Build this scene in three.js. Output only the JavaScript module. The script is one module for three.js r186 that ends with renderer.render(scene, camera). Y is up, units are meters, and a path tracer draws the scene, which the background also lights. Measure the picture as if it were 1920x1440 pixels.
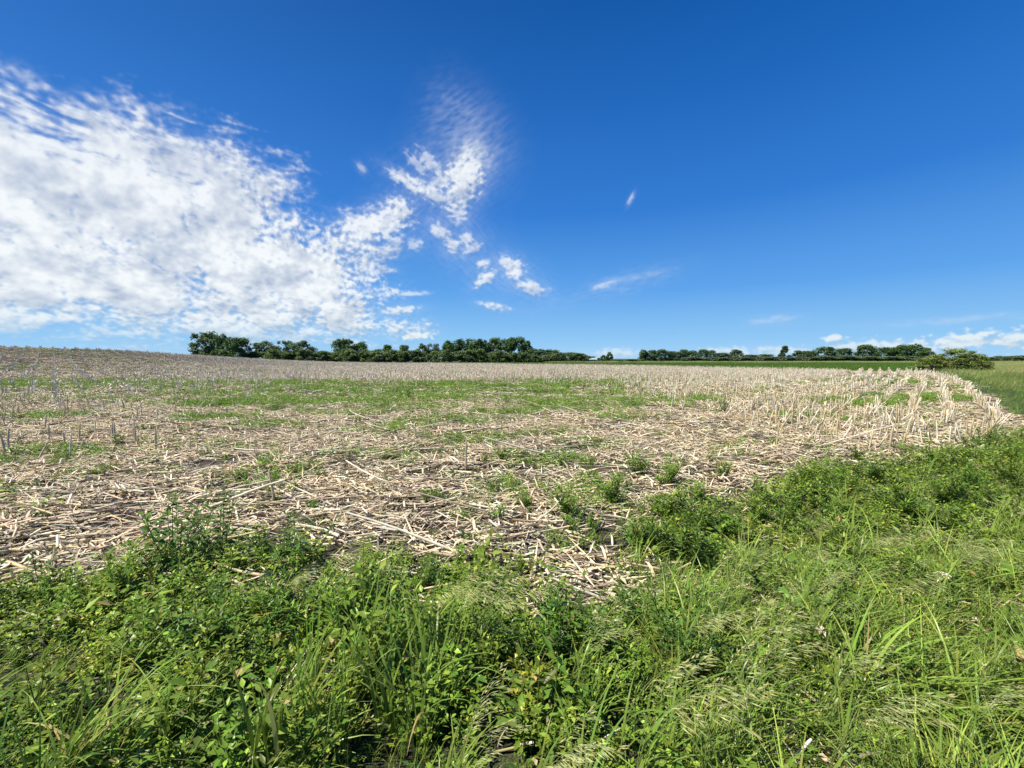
import * as THREE from 'three';
import { mergeGeometries } from 'three/addons/utils/BufferGeometryUtils.js';
import { createNoise2D, createNoise3D } from 'simplex-noise';

// ---------------------------------------------------------------- camera, sky, sun, exposure
const scene = new THREE.Scene();
const camera = new THREE.PerspectiveCamera(86, 4 / 3, 0.05, 6000);
camera.position.set(0, 1.55, 0);
camera.rotation.set(-0.0621, 0, 0);

const renderer = new THREE.WebGLRenderer({ antialias: true });
renderer.toneMapping = THREE.LinearToneMapping;
renderer.toneMappingExposure = 1.5;
renderer.shadowMap.enabled = true;

const D2R = Math.PI / 180;
const SUN_AZ = -102 * D2R, SUN_EL = 58 * D2R;
const sun = new THREE.DirectionalLight(new THREE.Color().setRGB(1.0, 0.94, 0.83), 4.8);
sun.position.set(Math.sin(SUN_AZ) * Math.cos(SUN_EL) * 300, Math.sin(SUN_EL) * 300, -Math.cos(SUN_AZ) * Math.cos(SUN_EL) * 300);
sun.castShadow = true;
sun.shadow.mapSize.set(4096, 4096);
Object.assign(sun.shadow.camera, { left: -160, right: 160, top: 160, bottom: -160, near: 1, far: 900 });
sun.name = 'sun';
scene.add(sun, sun.target);

// ---------------------------------------------------------------- random numbers and noise
const mulberry = (a) => () => { a = (a + 0x6d2b79f5) | 0; let t = Math.imul(a ^ (a >>> 15), 1 | a); t = (t + Math.imul(t ^ (t >>> 7), 61 | t)) ^ t; return ((t ^ (t >>> 14)) >>> 0) / 4294967296; };
let R = mulberry(7);
const rr = (a, b) => a + (b - a) * R();
const pick = (a) => a[Math.floor(R() * a.length)];
const n2 = createNoise2D(mulberry(11)), n2b = createNoise2D(mulberry(12)), n3 = createNoise3D(mulberry(13));
const clamp = (x, a = 0, b = 1) => Math.min(b, Math.max(a, x));
const sstep = (a, b, x) => { const t = clamp((x - a) / (b - a)); return t * t * (3 - 2 * t); };
const mix = (a, b, t) => a + (b - a) * t;
const fbm = (x, y, o = 4, f = n2) => { let s = 0, a = 0.5, t = 0; for (let i = 0; i < o; i++) { s += a * f(x, y); t += a; x = x * 2.03 + 17.3; y = y * 2.03 - 9.1; a *= 0.5; } return s / t; };

// ---------------------------------------------------------------- sky: clear air, a bank of cloud to one side, small clouds
function makeSky() {
  const W = 4096, Hh = 2048, AIR = 1 / renderer.toneMappingExposure, data = new Float32Array(W * Hh * 4);
  // clear air, by height above the horizon in degrees
  const table = [[0, 0.40, 0.66, 0.93], [2.4, 0.285, 0.585, 0.92], [8.8, 0.115, 0.375, 0.84], [18.7, 0.034, 0.205, 0.655], [30, 0.013, 0.135, 0.50], [39, 0.004, 0.094, 0.385], [60, 0.004, 0.075, 0.32], [90, 0.004, 0.065, 0.28]];
  const air = (e) => { let i = 0; while (i < table.length - 2 && table[i + 1][0] < e) i++; const a = table[i], b = table[i + 1], t = clamp((e - a[0]) / (b[0] - a[0])); return [mix(a[1], b[1], t), mix(a[2], b[2], t), mix(a[3], b[3], t)]; };
  // outline of the cloud bank in degrees (bearing, height); it goes on out of the picture
  const bank = [[-150, 12], [-120, 26], [-90, 31], [-68, 28], [-56, 24.5], [-49.9, 22.2], [-46.9, 21.2], [-44.1, 22.6], [-39.4, 22.8], [-35, 22.6], [-31, 21.8], [-27.0, 20.6], [-27.2, 17.8], [-25.6, 16.0], [-22, 16.6], [-19, 15.4], [-18.3, 13], [-19, 11], [-17.6, 9.5], [-15.5, 8.6], [-18.5, 6.2], [-12.8, 4.2], [-11.5, 3.2], [-15.8, 1.9], [-30.7, 1.1], [-37.8, 0.6], [-46.2, 1.4], [-51, 2.9], [-65, 4], [-95, 4], [-125, 4], [-150, 6]];
  const sdBank = (x, y) => {
    let inside = false, d = 1e9;
    for (let i = 0, j = bank.length - 1; i < bank.length; j = i++) {
      const [ax, ay] = bank[j], [bx, by] = bank[i];
      if ((ay > y) !== (by > y) && x < ((bx - ax) * (y - ay)) / (by - ay) + ax) inside = !inside;
      const ex = bx - ax, ey = by - ay, t = clamp(((x - ax) * ex + (y - ay) * ey) / (ex * ex + ey * ey));
      d = Math.min(d, Math.hypot(x - ax - ex * t, y - ay - ey * t));
    }
    return inside ? d : -d;
  };
  // smaller clouds: bearing, height, half sizes, tilt in degrees, strength, softness (1 = wispy)
  const puffs = [
    [-6.5, 14.5, 5, 3, -40, 0.13, 1], [0.5, 10.8, 4, 2.4, -30, 0.12, 1], [-9, 22, 6, 4, 30, 0.12, 1], [14, 9.6, 6, 1.2, 12, 0.12, 1],
    [-6.2, 23.4, 2.7, 2.1, 40, 0.95, 0.45], [-6.9, 21.2, 2.3, 1.6, 30, 0.85, 0.4], [-5.6, 25.4, 2.2, 1.5, 15, 0.5, 0.7], [-7.8, 28.2, 3, 3.2, 20, 0.2, 1], [-3.6, 26.6, 2.8, 3, 30, 0.17, 1], [-7.3, 18.9, 1.2, 1.5, 10, 0.7, 0.5], [-13.6, 21.9, 2.86, 0.8, -24, 0.83, 0.38], [-10.6, 20.8, 2.64, 0.8, -24, 0.78, 0.38], [-10.8, 24.2, 2.2, 0.8, -40, 0.6, 0.3], [-12.6, 24, 1.6, 0.6, -40, 0.5, 0.3], [-9.2, 22.6, 2, 0.9, 30, 0.6, 0.4],
    [-16.4, 17.4, 3.08, 1.9, 25, 0.92, 0.38], [-19.6, 16.2, 2.86, 1.7, 15, 0.92, 0.38], [-14.8, 19, 1.65, 1.1, -30, 0.87, 0.38], [-15.6, 14.6, 1.43, 1, 30, 0.64, 0.38], [-13, 14.8, 0.99, 0.8, 20, 0.6, 0.38], [-16.8, 13.4, 1.76, 0.8, 10, 0.69, 0.38], [-17.2, 11.4, 1.54, 0.6, 5, 0.69, 0.38],
    [-9.7, 16.6, 1.43, 0.8, -30, 0.78, 0.38], [-8.1, 15, 1.1, 1, -20, 0.83, 0.38], [-6.1, 15.7, 0.88, 0.8, -40, 0.74, 0.38], [-5.4, 14.6, 1.32, 0.7, 25, 0.69, 0.38], [-4, 12.6, 0.88, 0.7, 20, 0.78, 0.38], [-3.8, 10.7, 1.76, 0.7, 30, 0.92, 0.38], [-0.9, 13, 0.88, 0.8, -20, 0.74, 0.38], [0.4, 12, 1.32, 1.2, 30, 0.92, 0.38], [2.6, 9.6, 2.2, 0.9, -18, 0.83, 0.38], [-2.4, 7.1, 1.98, 0.45, -10, 0.78, 0.38],
    [15.7, 19.9, 0.7, 0.28, 58, 0.5, 0.6], [12.4, 9.7, 1.6, 0.4, 16, 0.5, 0.7], [18.0, 10.7, 2.6, 0.4, 8, 0.2, 1], [-19.6, 22.9, 0.7, 0.4, -40, 0.5, 0.6],
    [-12.9, 3, 2.4, 0.55, 4, 1.15, 0], [-15.2, 6.4, 2.42, 0.5, 6, 0.87, 0.38], [-13.4, 8.6, 2, 0.3, 4, 0.6, 0.4],
    [32.2, 4.5, 2.2, 0.45, 2, 0.28, 0.8], [37.9, 2.2, 1, 0.4, 8, 0.95, 0], [40.5, 1.2, 3.2, 0.7, 3, 0.85, 0.1], [44, 0.9, 2.6, 0.8, 3, 0.85, 0.1], [47.4, 1.6, 2.6, 0.75, 8, 1.1, 0], [50.4, 1.7, 2, 0.6, 2, 0.95, 0], [53.5, 1.4, 3.2, 0.8, 2, 0.9, 0], [60, 1.6, 5, 1, 2, 0.9, 0.1], [72, 2.2, 6, 1.2, 3, 0.9, 0.1], [88, 1.8, 8, 1.1, 0, 0.9, 0.1],
    [14, 0.7, 3, 0.65, 0, 0.7, 0.3], [27.5, 0.8, 3, 0.6, 0, 0.75, 0.2], [33, 0.9, 3, 0.5, 0, 0.7, 0.3], [47, 3.6, 5, 0.35, 2, 0.22, 0.8],
  ];
  const rnd = (i, j, k) => { let h = (Math.imul(i, 374761393) + Math.imul(j, 668265263) + Math.imul(k, 974634777)) | 0; h = Math.imul(h ^ (h >>> 13), 1274126177); return ((h ^ (h >>> 16)) >>> 0) / 4294967296; };
  const puffy = (x, y) => { const i = Math.floor(x), j = Math.floor(y); let d = 9; for (let a = i - 1; a <= i + 1; a++) for (let b = j - 1; b <= j + 1; b++) { const ex = a + rnd(a, b, 1) - x, ey = b + rnd(a, b, 2) - y; d = Math.min(d, ex * ex + ey * ey); } return 1 - Math.sqrt(d); };
  const cells = (az, B) => {  // rounded cloudlets
    const wx = 0.8 * fbm(az * 0.3, B * 18 + 7, 4, n2b), wy = 0.8 * fbm(az * 0.3 + 50, B * 18, 4);
    return 0.30 + 0.30 * fbm(az * 0.10 + 9, B * 6 + wx * 0.2, 3) + 0.30 * (puffy(az * 0.27 + wx, B * 15 + wy) - 0.5) + 0.26 * (puffy(az * 0.75 + wx * 1.6, B * 42 + wy * 1.6) - 0.5) + 0.24 * fbm(az * 0.9, B * 52, 4, n2b);
  };
  const streaks = (u, v) => { const q = u * 2.6 - v * 0.8, w = 0.9 * fbm(u * 1.3, v * 1.3, 4), w2 = 0.5 * fbm(u * 4, v * 4, 3, n2b); return 0.40 + 0.5 * fbm(q * 0.7 + w, v * 0.5 + w, 4, n2b) + 0.20 * fbm(q * 3.0 + w * 2.5 + w2, v * 1.6 + w2, 5) + 0.12 * fbm(u * 7, v * 7, 4, n2b); };
  function density(az, el) {
    const e = Math.max(el, 0.05) * D2R, B = Math.pow(e, 0.55);
    let d = 0;
    if (az < -8 && az > -156 && el < 36) {
      const w = 1.5 * fbm(az * 0.22, el * 0.45 + 5, 4, n2b) + 0.8 * fbm(az * 0.9, el * 1.3, 3);
      const s = sdBank(az + w * 0.8, el + w);
      if (s > -3) {
        const k = 1 / Math.tan(e), u = Math.sin(az * D2R) * k, v = Math.cos(az * D2R) * k;
        const st = sstep(14, 22, el + 2.5 * fbm(az * 0.08, el * 0.12, 2) - 0.10 * (az + 40));
        const ce = cells(az, B), tex = mix(ce, streaks(u, v) * 0.75 + 0.3 * ce, st), veil = 0.30 * sstep(-3, 2.5, s) * clamp(0.5 + 0.8 * fbm(az * 0.35 + 70, el * 0.5, 4));
        const edge = sstep(-3.0, 6.0, s);
        d = sstep(0.0, 0.56, tex - 0.30 + mix(0.56, 0.66, st) * edge) * sstep(-3, 0.5, s);
        d = Math.max(d, veil);
        d *= mix(1, 0.93, st) * (1 - 0.5 * sstep(4.5, 0.5, el));
      }
    }
  for (const [pa, pe, ra, rb, tilt, amp, sf] of puffs) {
      const x = az - pa, y = el - pe;
      if (Math.abs(x) > 3.2 * Math.max(ra, rb) || Math.abs(y) > 3.2 * Math.max(ra, rb)) continue;
      const c = Math.cos(tilt * D2R), s = Math.sin(tilt * D2R), p = (x * c + y * s) / ra, q = (-x * s + y * c) / rb;
      const r2 = p * p + q * q;
      if (r2 > 8) continue;
      const g = Math.exp(-r2 * 0.8);
      const small = fbm(az * 0.8, el * 1.15 + 3, 5), wisp = fbm((x * c + y * s) * 0.35 + pa, (-x * s + y * c) * 1.5 + pe, 5, n2b);
      const t = mix(small, wisp, sf);
      const a = mix(clamp((g * 1.15 + 0.75 * t - 0.42) * 2.2), clamp(g * (0.85 + 1.15 * t)), sf) * Math.min(amp, 1);
      d = 1 - (1 - d) * (1 - clamp(a));
    }
    return d;
  }
  for (let y = 0; y < Hh; y++) {
    const el = ((y + 0.5) / Hh) * 180 - 90;
    const a0 = air(Math.max(el, 0));
    for (let x = 0; x < W; x++) {
      const phi = ((x + 0.5) / W - 0.5) * 2 * Math.PI, az = Math.atan2(Math.cos(phi), -Math.sin(phi)) / D2R, o = (y * W + x) * 4;
      let c = a0;
      const side = 0.5 + 0.5 * Math.cos((az + 78) * D2R), hi = sstep(4, 25, el); c = [a0[0] + 0.018 * side * side * hi, a0[1] + 0.030 * side * side * hi, a0[2] + 0.045 * side * side * hi]; const base = c;
      if (el > 0 && el < 36 && az > -157 && az < 110) {
        const d = density(az, el);
        if (d > 0.003) {
          const e = Math.max(el, 0.05) * D2R, B = Math.pow(e, 0.55), up = density(az - 0.35, el + 0.5), body = fbm(az * 0.15 + 30, B * 11, 4), fine = fbm(az * 0.6, B * 36 + 9, 4, n2b);
          const relief = clamp(0.64 + 0.9 * (d - up) + 0.75 * body + 0.35 * fine, 0, 1), lit = mix(0.52, 0.99, relief), low = sstep(7, 0, el);
          const cr = mix(lit * 1.13 - 0.17, 0.55 * lit + 0.20, low), cg = mix(lit * 1.03 - 0.035, 0.5 * lit + 0.36, low), cb = mix(0.28 + 0.72 * lit, 0.4 * lit + 0.52, low);
          const al = d * 0.95;
          c = [mix(base[0], cr, al), mix(base[1], cg, al), mix(base[2], cb, al)];
        }
      }
      data[o] = c[0] * AIR; data[o + 1] = c[1] * AIR; data[o + 2] = c[2] * AIR; data[o + 3] = 1;
    }
  }
  const t = new THREE.DataTexture(data, W, Hh, THREE.RGBAFormat, THREE.FloatType);
  t.mapping = THREE.EquirectangularReflectionMapping;
  t.magFilter = t.minFilter = THREE.LinearFilter;
  t.colorSpace = THREE.LinearSRGBColorSpace;
  t.needsUpdate = true;
  return t;
}
const sky = makeSky();
scene.background = sky;
scene.environment = sky;

// ---------------------------------------------------------------- the lie of the land. x runs to the right, f forward (z = -f), metres
const field = [[-60, -21], [-16, -2.8], [-6, 1.6], [-3.41, 2.5], [-3.0, 2.73], [-2.8, 3.05], [-2.67, 3.3], [-2.3, 3.45], [-1.9, 3.2], [-1.6, 3.01], [-1.25, 2.92], [-0.96, 3.2], [-0.57, 3.25], [-0.12, 3.1], [0.15, 2.82], [0.36, 2.6], [0.55, 2.55], [0.72, 2.75], [0.8, 3.2], [1.1, 3.9], [1.5, 4.5], [2.72, 5.04], [3.37, 5.34], [4.16, 5.8], [5.3, 6.2], [6.71, 6.7], [8.5, 7.3], [10.6, 8.6], [12.4, 10.1], [14.1, 12.2], [18.8, 16.4], [30.3, 27.8], [46.6, 46.1], [42.2, 48], [36.5, 52], [34, 60], [29.3, 66.6], [20.7, 80], [10.7, 92.3], [-12.7, 109], [-40, 125], [-200, 150], [-200, -60]];
const crop = [[47.5, 47], [151, 150], [-30, 150], [-14, 110.5], [11, 93.5], [21.5, 81], [30, 67.5], [35, 60.6], [37, 53], [42.5, 49]];
function sd(poly, x, f) {  // metres to the edge, positive inside
  let inside = false, d = 1e18;
  for (let i = 0, j = poly.length - 1; i < poly.length; j = i++) {
    const ax = poly[j][0], ay = poly[j][1], bx = poly[i][0], by = poly[i][1];
    if ((ay > f) !== (by > f) && x < ((bx - ax) * (f - ay)) / (by - ay) + ax) inside = !inside;
    const ex = bx - ax, ey = by - ay, t = clamp(((x - ax) * ex + (f - ay) * ey) / (ex * ex + ey * ey)), px = x - ax - ex * t, py = f - ay - ey * t;
    d = Math.min(d, px * px + py * py);
  }
  return inside ? Math.sqrt(d) : -Math.sqrt(d);
}
function ground(x, f) {
  const near = Math.exp(-(x * x + f * f) / 3600);
  const hill = 3.5 * Math.exp(-((x + 90) ** 2 / (x < -90 ? 7200 : 800) + (f - 75) ** 2 / (2 * 35 * 35)));
  return hill - 1.24 * sstep(140, 275, f) - 1.0 * sstep(250, 700, Math.hypot(x, f)) * 1.5 + 0.03 * near * n2(x * 0.35, f * 0.35) + 0.012 * near * n2b(x * 1.7, f * 1.7) + 0.05 * (1 - near) * n2(x * 0.03, f * 0.03);
}
// weedy green patches in the stubble: x, f, half sizes, strength
const weedy = [[-5, 17.0, 9.5, 4.2, 1], [2.5, 15.8, 5, 3.2, 1], [-12, 24, 9, 4.5, 0.9], [-2, 24, 8, 3.5, 0.9], [10, 38, 9, 7, 0.7], [-24, 43, 7, 4, 0.85], [-28, 25, 8, 4.5, 0.8], [-72, 66, 24, 5, 0.8], [-58, 44, 16, 6, 0.7], [-84, 72, 16, 12, 0.45], [-40, 50, 12, 3, 0.5], [4, 27, 8, 3, 0.7],
  [-0.98, 7.7, 0.9, 0.55, 1], [-3.4, 12.6, 1.6, 0.9, 0.9], [1.8, 12.4, 1.5, 0.8, 0.8], [-9.5, 13.5, 1.6, 1.0, 0.9], [-0.2, 11.6, 1.2, 0.6, 0.8], [-5.6, 9.4, 0.9, 0.5, 0.7], [-2.2, 6.4, 0.6, 0.35, 0.6], [0.6, 8.2, 0.8, 0.4, 0.7], [-12.5, 11, 1.2, 0.7, 0.8], [-3.2, 5.2, 0.5, 0.3, 0.6], [1.4, 7.2, 0.6, 0.3, 0.6], [0.4, 6.1, 0.8, 0.5, 0.9], [2.95, 10.6, 0.7, 0.6, 1], [7.6, 11, 0.8, 0.6, 0.9], [-7.3, 6.6, 0.9, 0.5, 1], [-7.7, 10.6, 1.3, 0.7, 0.9], [-4.6, 11.4, 1.2, 0.8, 0.7], [-7, 12.3, 0.8, 0.6, 0.9], [-1.6, 10.2, 1.4, 0.9, 0.6], [-2.8, 8.8, 1.0, 0.6, 0.6], [0.9, 4.4, 0.7, 0.5, 0.7], [-0.1, 4.7, 0.4, 0.4, 0.8], [33, 35, 3, 4, 0.6], [24, 27, 2.4, 3, 0.6], [12, 14, 1.6, 1.2, 0.8], [15.5, 15.5, 1.8, 1.6, 0.9]];
function weed(x, f) {
  let d = 0;
  const w = 0.5 * fbm(x * 0.55, f * 0.55, 3, n2b), band = fbm(x * 0.10 + 4, f * 0.62, 3) + 0.45 * fbm(x * 0.7, f * 0.9, 2, n2b);
  for (const [cx, cf, rx, rf, a] of weedy) { const p = (x - cx) / rx, q = (f - cf) / rf, r2 = p * p + q * q; if (r2 < 5) d = Math.max(d, a * clamp(1.35 - r2 + w * 1.2) * (rx > 2.5 ? clamp(0.42 + 1.9 * band) : 1)); }
  return clamp(d + Math.max(0, fbm(x * 0.3 + 40, f * 0.3, 3) - 0.26) * 1.2 + Math.max(0, n2(x * 1.1, f * 1.1) - (f < 13 ? 0.5 : 0.62)) * 1.1);
}
const bare = [[1.35, 5.6, 0.55, 0.38], [-4.3, 5.9, 0.6, 0.3], [4.6, 9.2, 0.6, 0.4], [-0.4, 5.6, 0.5, 0.2]];
const isBare = (x, f) => bare.some(([cx, cf, rx, rf]) => ((x - cx) / rx) ** 2 + ((f - cf) / rf) ** 2 < 1);

// ---------------------------------------------------------------- helpers
const taken = new Map();
const numbered = (name) => { const n = taken.get(name) ?? 0; taken.set(name, n + 1); return n ? name + '_' + String(n).padStart(3, '0') : name; };
function tag(o, label, category, group, kind) {
  o.userData.label = label; if (category) o.userData.category = category;
  if (group) o.userData.group = group;
  if (kind) o.userData.kind = kind;
  return o;
}
const ORD = ['first', 'second', 'third', 'fourth', 'fifth', 'sixth', 'seventh', 'eighth', 'ninth', 'tenth', 'eleventh', 'twelfth', 'thirteenth', 'fourteenth', 'fifteenth', 'sixteenth', 'seventeenth', 'eighteenth', 'nineteenth'], TENS = ['', '', 'twent', 'thirt', 'fort', 'fift', 'sixt'];
const ordinal = (i) => { const n = i + 1; return n < 20 ? ORD[i] : n % 10 ? TENS[Math.floor(n / 10)] + 'y-' + ORD[(n % 10) - 1] : TENS[n / 10] + 'ieth'; };
// labels for many alike things: by look and zone, and where that is not enough by the order from the left
function labelAll(list, category) {
  const sets = new Map();
  for (const e of list) { if (!sets.has(e.one)) sets.set(e.one, []); sets.get(e.one).push(e); }
  for (const set of sets.values()) {
    set.sort((a, b) => a.x / a.f - b.x / b.f);
    set.forEach((e, i) => tag(e.o, set.length > 1 ? `${e.one}, ${ordinal(i)} from left` : e.one, category, e.group));
  }
}
const zone = (x, f) => (x / f < -0.75 ? 'at far left' : x / f < -0.25 ? 'left of centre' : x / f < 0.25 ? 'in the centre' : x / f < 0.75 ? 'right of centre' : 'at far right');
const shade = (o) => { o.castShadow = o.receiveShadow = true; return o; };
class Buf {
  constructor() { this.p = []; this.c = []; this.i = []; }
  v(x, y, z, c) { this.p.push(x, y, z); this.c.push(c[0], c[1], c[2]); return this.p.length / 3 - 1; }
  t(a, b, c) { this.i.push(a, b, c); }
  q(a, b, c, d) { this.i.push(a, b, c, a, c, d); }
  geo() {
    const g = new THREE.BufferGeometry();
    g.setAttribute('position', new THREE.Float32BufferAttribute(this.p, 3));
    g.setAttribute('color', new THREE.Float32BufferAttribute(this.c, 3));
    g.setIndex(this.i);
    g.computeVertexNormals();
    return g;
  }
}
const vary = (c, a = 0.2, w = 0.06) => { const k = 1 + rr(-a, a); return [c[0] * k * (1 + rr(-w, w) * 2), c[1] * k * (1 + rr(-w, w)), c[2] * k * (1 + rr(-w, w))]; };
// a grass blade: starts at p leaning by lean from upright towards az and bends over by bend along its length
function blade(B, p, az, lean, bend, len, w, n, col, twist = 0) {
  let [x, y, z] = p, t = lean, pa = -1, pb = -1;
  const ca = Math.cos(az), sa = Math.sin(az);
  for (let k = 0; k <= n; k++) {
    const s = k / n, ww = (w / 2) * (s < 0.25 ? 0.55 + 1.8 * s : Math.pow(1 - (s - 0.25) / 0.75, 0.75));
    const tw = twist * s, nx = Math.cos(t) * ca, ny = -Math.sin(t), nz = Math.cos(t) * sa;
    const sx = (-sa * Math.cos(tw) + nx * Math.sin(tw)) * ww, sy = ny * Math.sin(tw) * ww, sz = (ca * Math.cos(tw) + nz * Math.sin(tw)) * ww;
    if (k === n) { const e = B.v(x, y, z, col); B.t(pa, pb, e); break; }
    const a = B.v(x - sx, y - sy, z - sz, col), b = B.v(x + sx, y + sy, z + sz, col);
    if (k) B.q(pa, pb, b, a);
    pa = a; pb = b;
    t = lean + bend * (s + 0.5 / n) ** 1.4;
    const ds = len / n;
    x += Math.sin(t) * ca * ds; y += Math.cos(t) * ds; z += Math.sin(t) * sa * ds;
  }
  return [x, y, z];
}
// a leaf with a fold along its midrib
function leaf(B, p, d, len, w, col, droop = 0.15, fold = 0.18) {
  const dl = Math.hypot(...d) || 1, dx = d[0] / dl, dy = d[1] / dl, dz = d[2] / dl;
  let sx = dz, sz = -dx, sl = Math.hypot(sx, sz) || 1; sx /= sl; sz /= sl;
  const roll = rr(-0.5, 0.5), cr = Math.cos(roll), sr = Math.sin(roll);
  const ux = -dy * dx, uy = 1 - dy * dy, uz = -dy * dz, ul = Math.hypot(ux, uy, uz) || 1;
  const nx = ux / ul, ny = uy / ul, nz = uz / ul;
  const ax = sx * cr + nx * sr, ay = ny * sr, az = sz * cr + nz * sr, h = w / 2, up = w * fold;
  const at = (s, side, lift) => [p[0] + dx * len * s + ax * side + nx * lift, p[1] + dy * len * s + ay * side + ny * lift - droop * len * s * s, p[2] + dz * len * s + az * side + nz * lift];
  const b = B.v(...at(0, 0, 0), col), l = B.v(...at(0.42, h, up), col), m = B.v(...at(0.45, 0, 0), col), r = B.v(...at(0.42, -h, up), col), e = B.v(...at(1, 0, 0), col);
  B.t(b, m, l); B.t(b, r, m); B.t(l, m, e); B.t(m, r, e);
}
function diamond(B, p, d, len, w, col, sideAngle) {
  const ca = Math.cos(sideAngle), sa = Math.sin(sideAngle), mx = p[0] + d[0] * len * 0.42, my = p[1] + d[1] * len * 0.42, mz = p[2] + d[2] * len * 0.42;
  const a = B.v(...p, col), e = B.v(p[0] + d[0] * len, p[1] + d[1] * len, p[2] + d[2] * len, col), l = B.v(mx + ca * w / 2, my, mz + sa * w / 2, col), r = B.v(mx - ca * w / 2, my, mz - sa * w / 2, col);
  B.t(a, l, r); B.t(l, e, r);
}
// a tapered, bent tube through points with radii
function tube(B, pts, rad, sides, cols, cap = true) {
  let prev = null;
  pts.forEach((p, k) => {
    const a = pts[Math.max(0, k - 1)], b = pts[Math.min(pts.length - 1, k + 1)];
    const d = new THREE.Vector3(b[0] - a[0], b[1] - a[1], b[2] - a[2]).normalize(), s = new THREE.Vector3(0.31, 0.2, 0.93).cross(d).normalize(), u = d.clone().cross(s), ring = [];
    for (let j = 0; j < sides; j++) { const t = (j / sides) * 2 * Math.PI, c = Math.cos(t) * rad[k], e = Math.sin(t) * rad[k]; ring.push(B.v(p[0] + s.x * c + u.x * e, p[1] + s.y * c + u.y * e, p[2] + s.z * c + u.z * e, cols[k] ?? cols)); }
    if (prev) for (let j = 0; j < sides; j++) B.q(prev[j], prev[(j + 1) % sides], ring[(j + 1) % sides], ring[j]);
    if (cap && (k === 0 || k === pts.length - 1)) for (let j = 1; j < sides - 1; j++) k ? B.t(ring[0], ring[j], ring[j + 1]) : B.t(ring[0], ring[j + 1], ring[j]);
    prev = ring;
  });
}
const M4 = new THREE.Matrix4(), Q = new THREE.Quaternion(), E3 = new THREE.Euler(), V3 = new THREE.Vector3(), S3 = new THREE.Vector3(), C3 = new THREE.Color();
// places: [x, y, f, scale, turn, tilt x, tilt z, [r, g, b], height scale]
function scatter(name, geos, material, places, label, category) {
  const g = new THREE.Group(); g.name = numbered(name); tag(g, label, category, null, 'stuff');
  const lists = geos.map(() => []);
  places.forEach((p) => lists[Math.floor(R() * geos.length)].push(p));
  lists.forEach((list, k) => {
    if (!list.length) return;
    const m = new THREE.InstancedMesh(geos[k], material, list.length);
    m.name = k ? 'tuft_' + String(k).padStart(3, '0') : 'tuft';
    list.forEach((p, i) => {
      E3.set(p[5] ?? 0, p[4] ?? 0, p[6] ?? 0, 'XZY'); Q.setFromEuler(E3);
      M4.compose(V3.set(p[0], p[1], -p[2]), Q, S3.set(p[3], p[3] * (p[8] ?? 1), p[3]));
      m.setMatrixAt(i, M4);
      const c = p[7] ?? [1, 1, 1]; m.setColorAt(i, C3.setRGB(c[0], c[1], c[2]));
    });
    shade(m); g.add(m);
  });
  scene.add(g);
  return g;
}
const leafMat = new THREE.MeshPhysicalMaterial({ name: 'leaf', color: 0xffffff, vertexColors: true, roughness: 0.95, transmission: 0.24, thickness: 0, ior: 1.35, specularIntensity: 0.3, clearcoat: 0.25, clearcoatRoughness: 0.3, side: THREE.DoubleSide });
const grassMat = new THREE.MeshPhysicalMaterial({ name: 'grass', color: 0xffffff, vertexColors: true, roughness: 0.94, transmission: 0.24, thickness: 0, ior: 1.35, specularIntensity: 0.3, clearcoat: 0.28, clearcoatRoughness: 0.3, side: THREE.DoubleSide });
const strawMat = new THREE.MeshStandardMaterial({ name: 'straw', color: 0xffffff, vertexColors: true, roughness: 0.75, side: THREE.DoubleSide });
const barkMat = new THREE.MeshStandardMaterial({ name: 'bark', color: new THREE.Color().setRGB(0.11, 0.09, 0.075), roughness: 0.95 });
const treeMat = new THREE.MeshPhysicalMaterial({ name: 'tree_leaf', color: 0xffffff, vertexColors: true, roughness: 0.95, transmission: 0.25, thickness: 0, side: THREE.DoubleSide });

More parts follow.
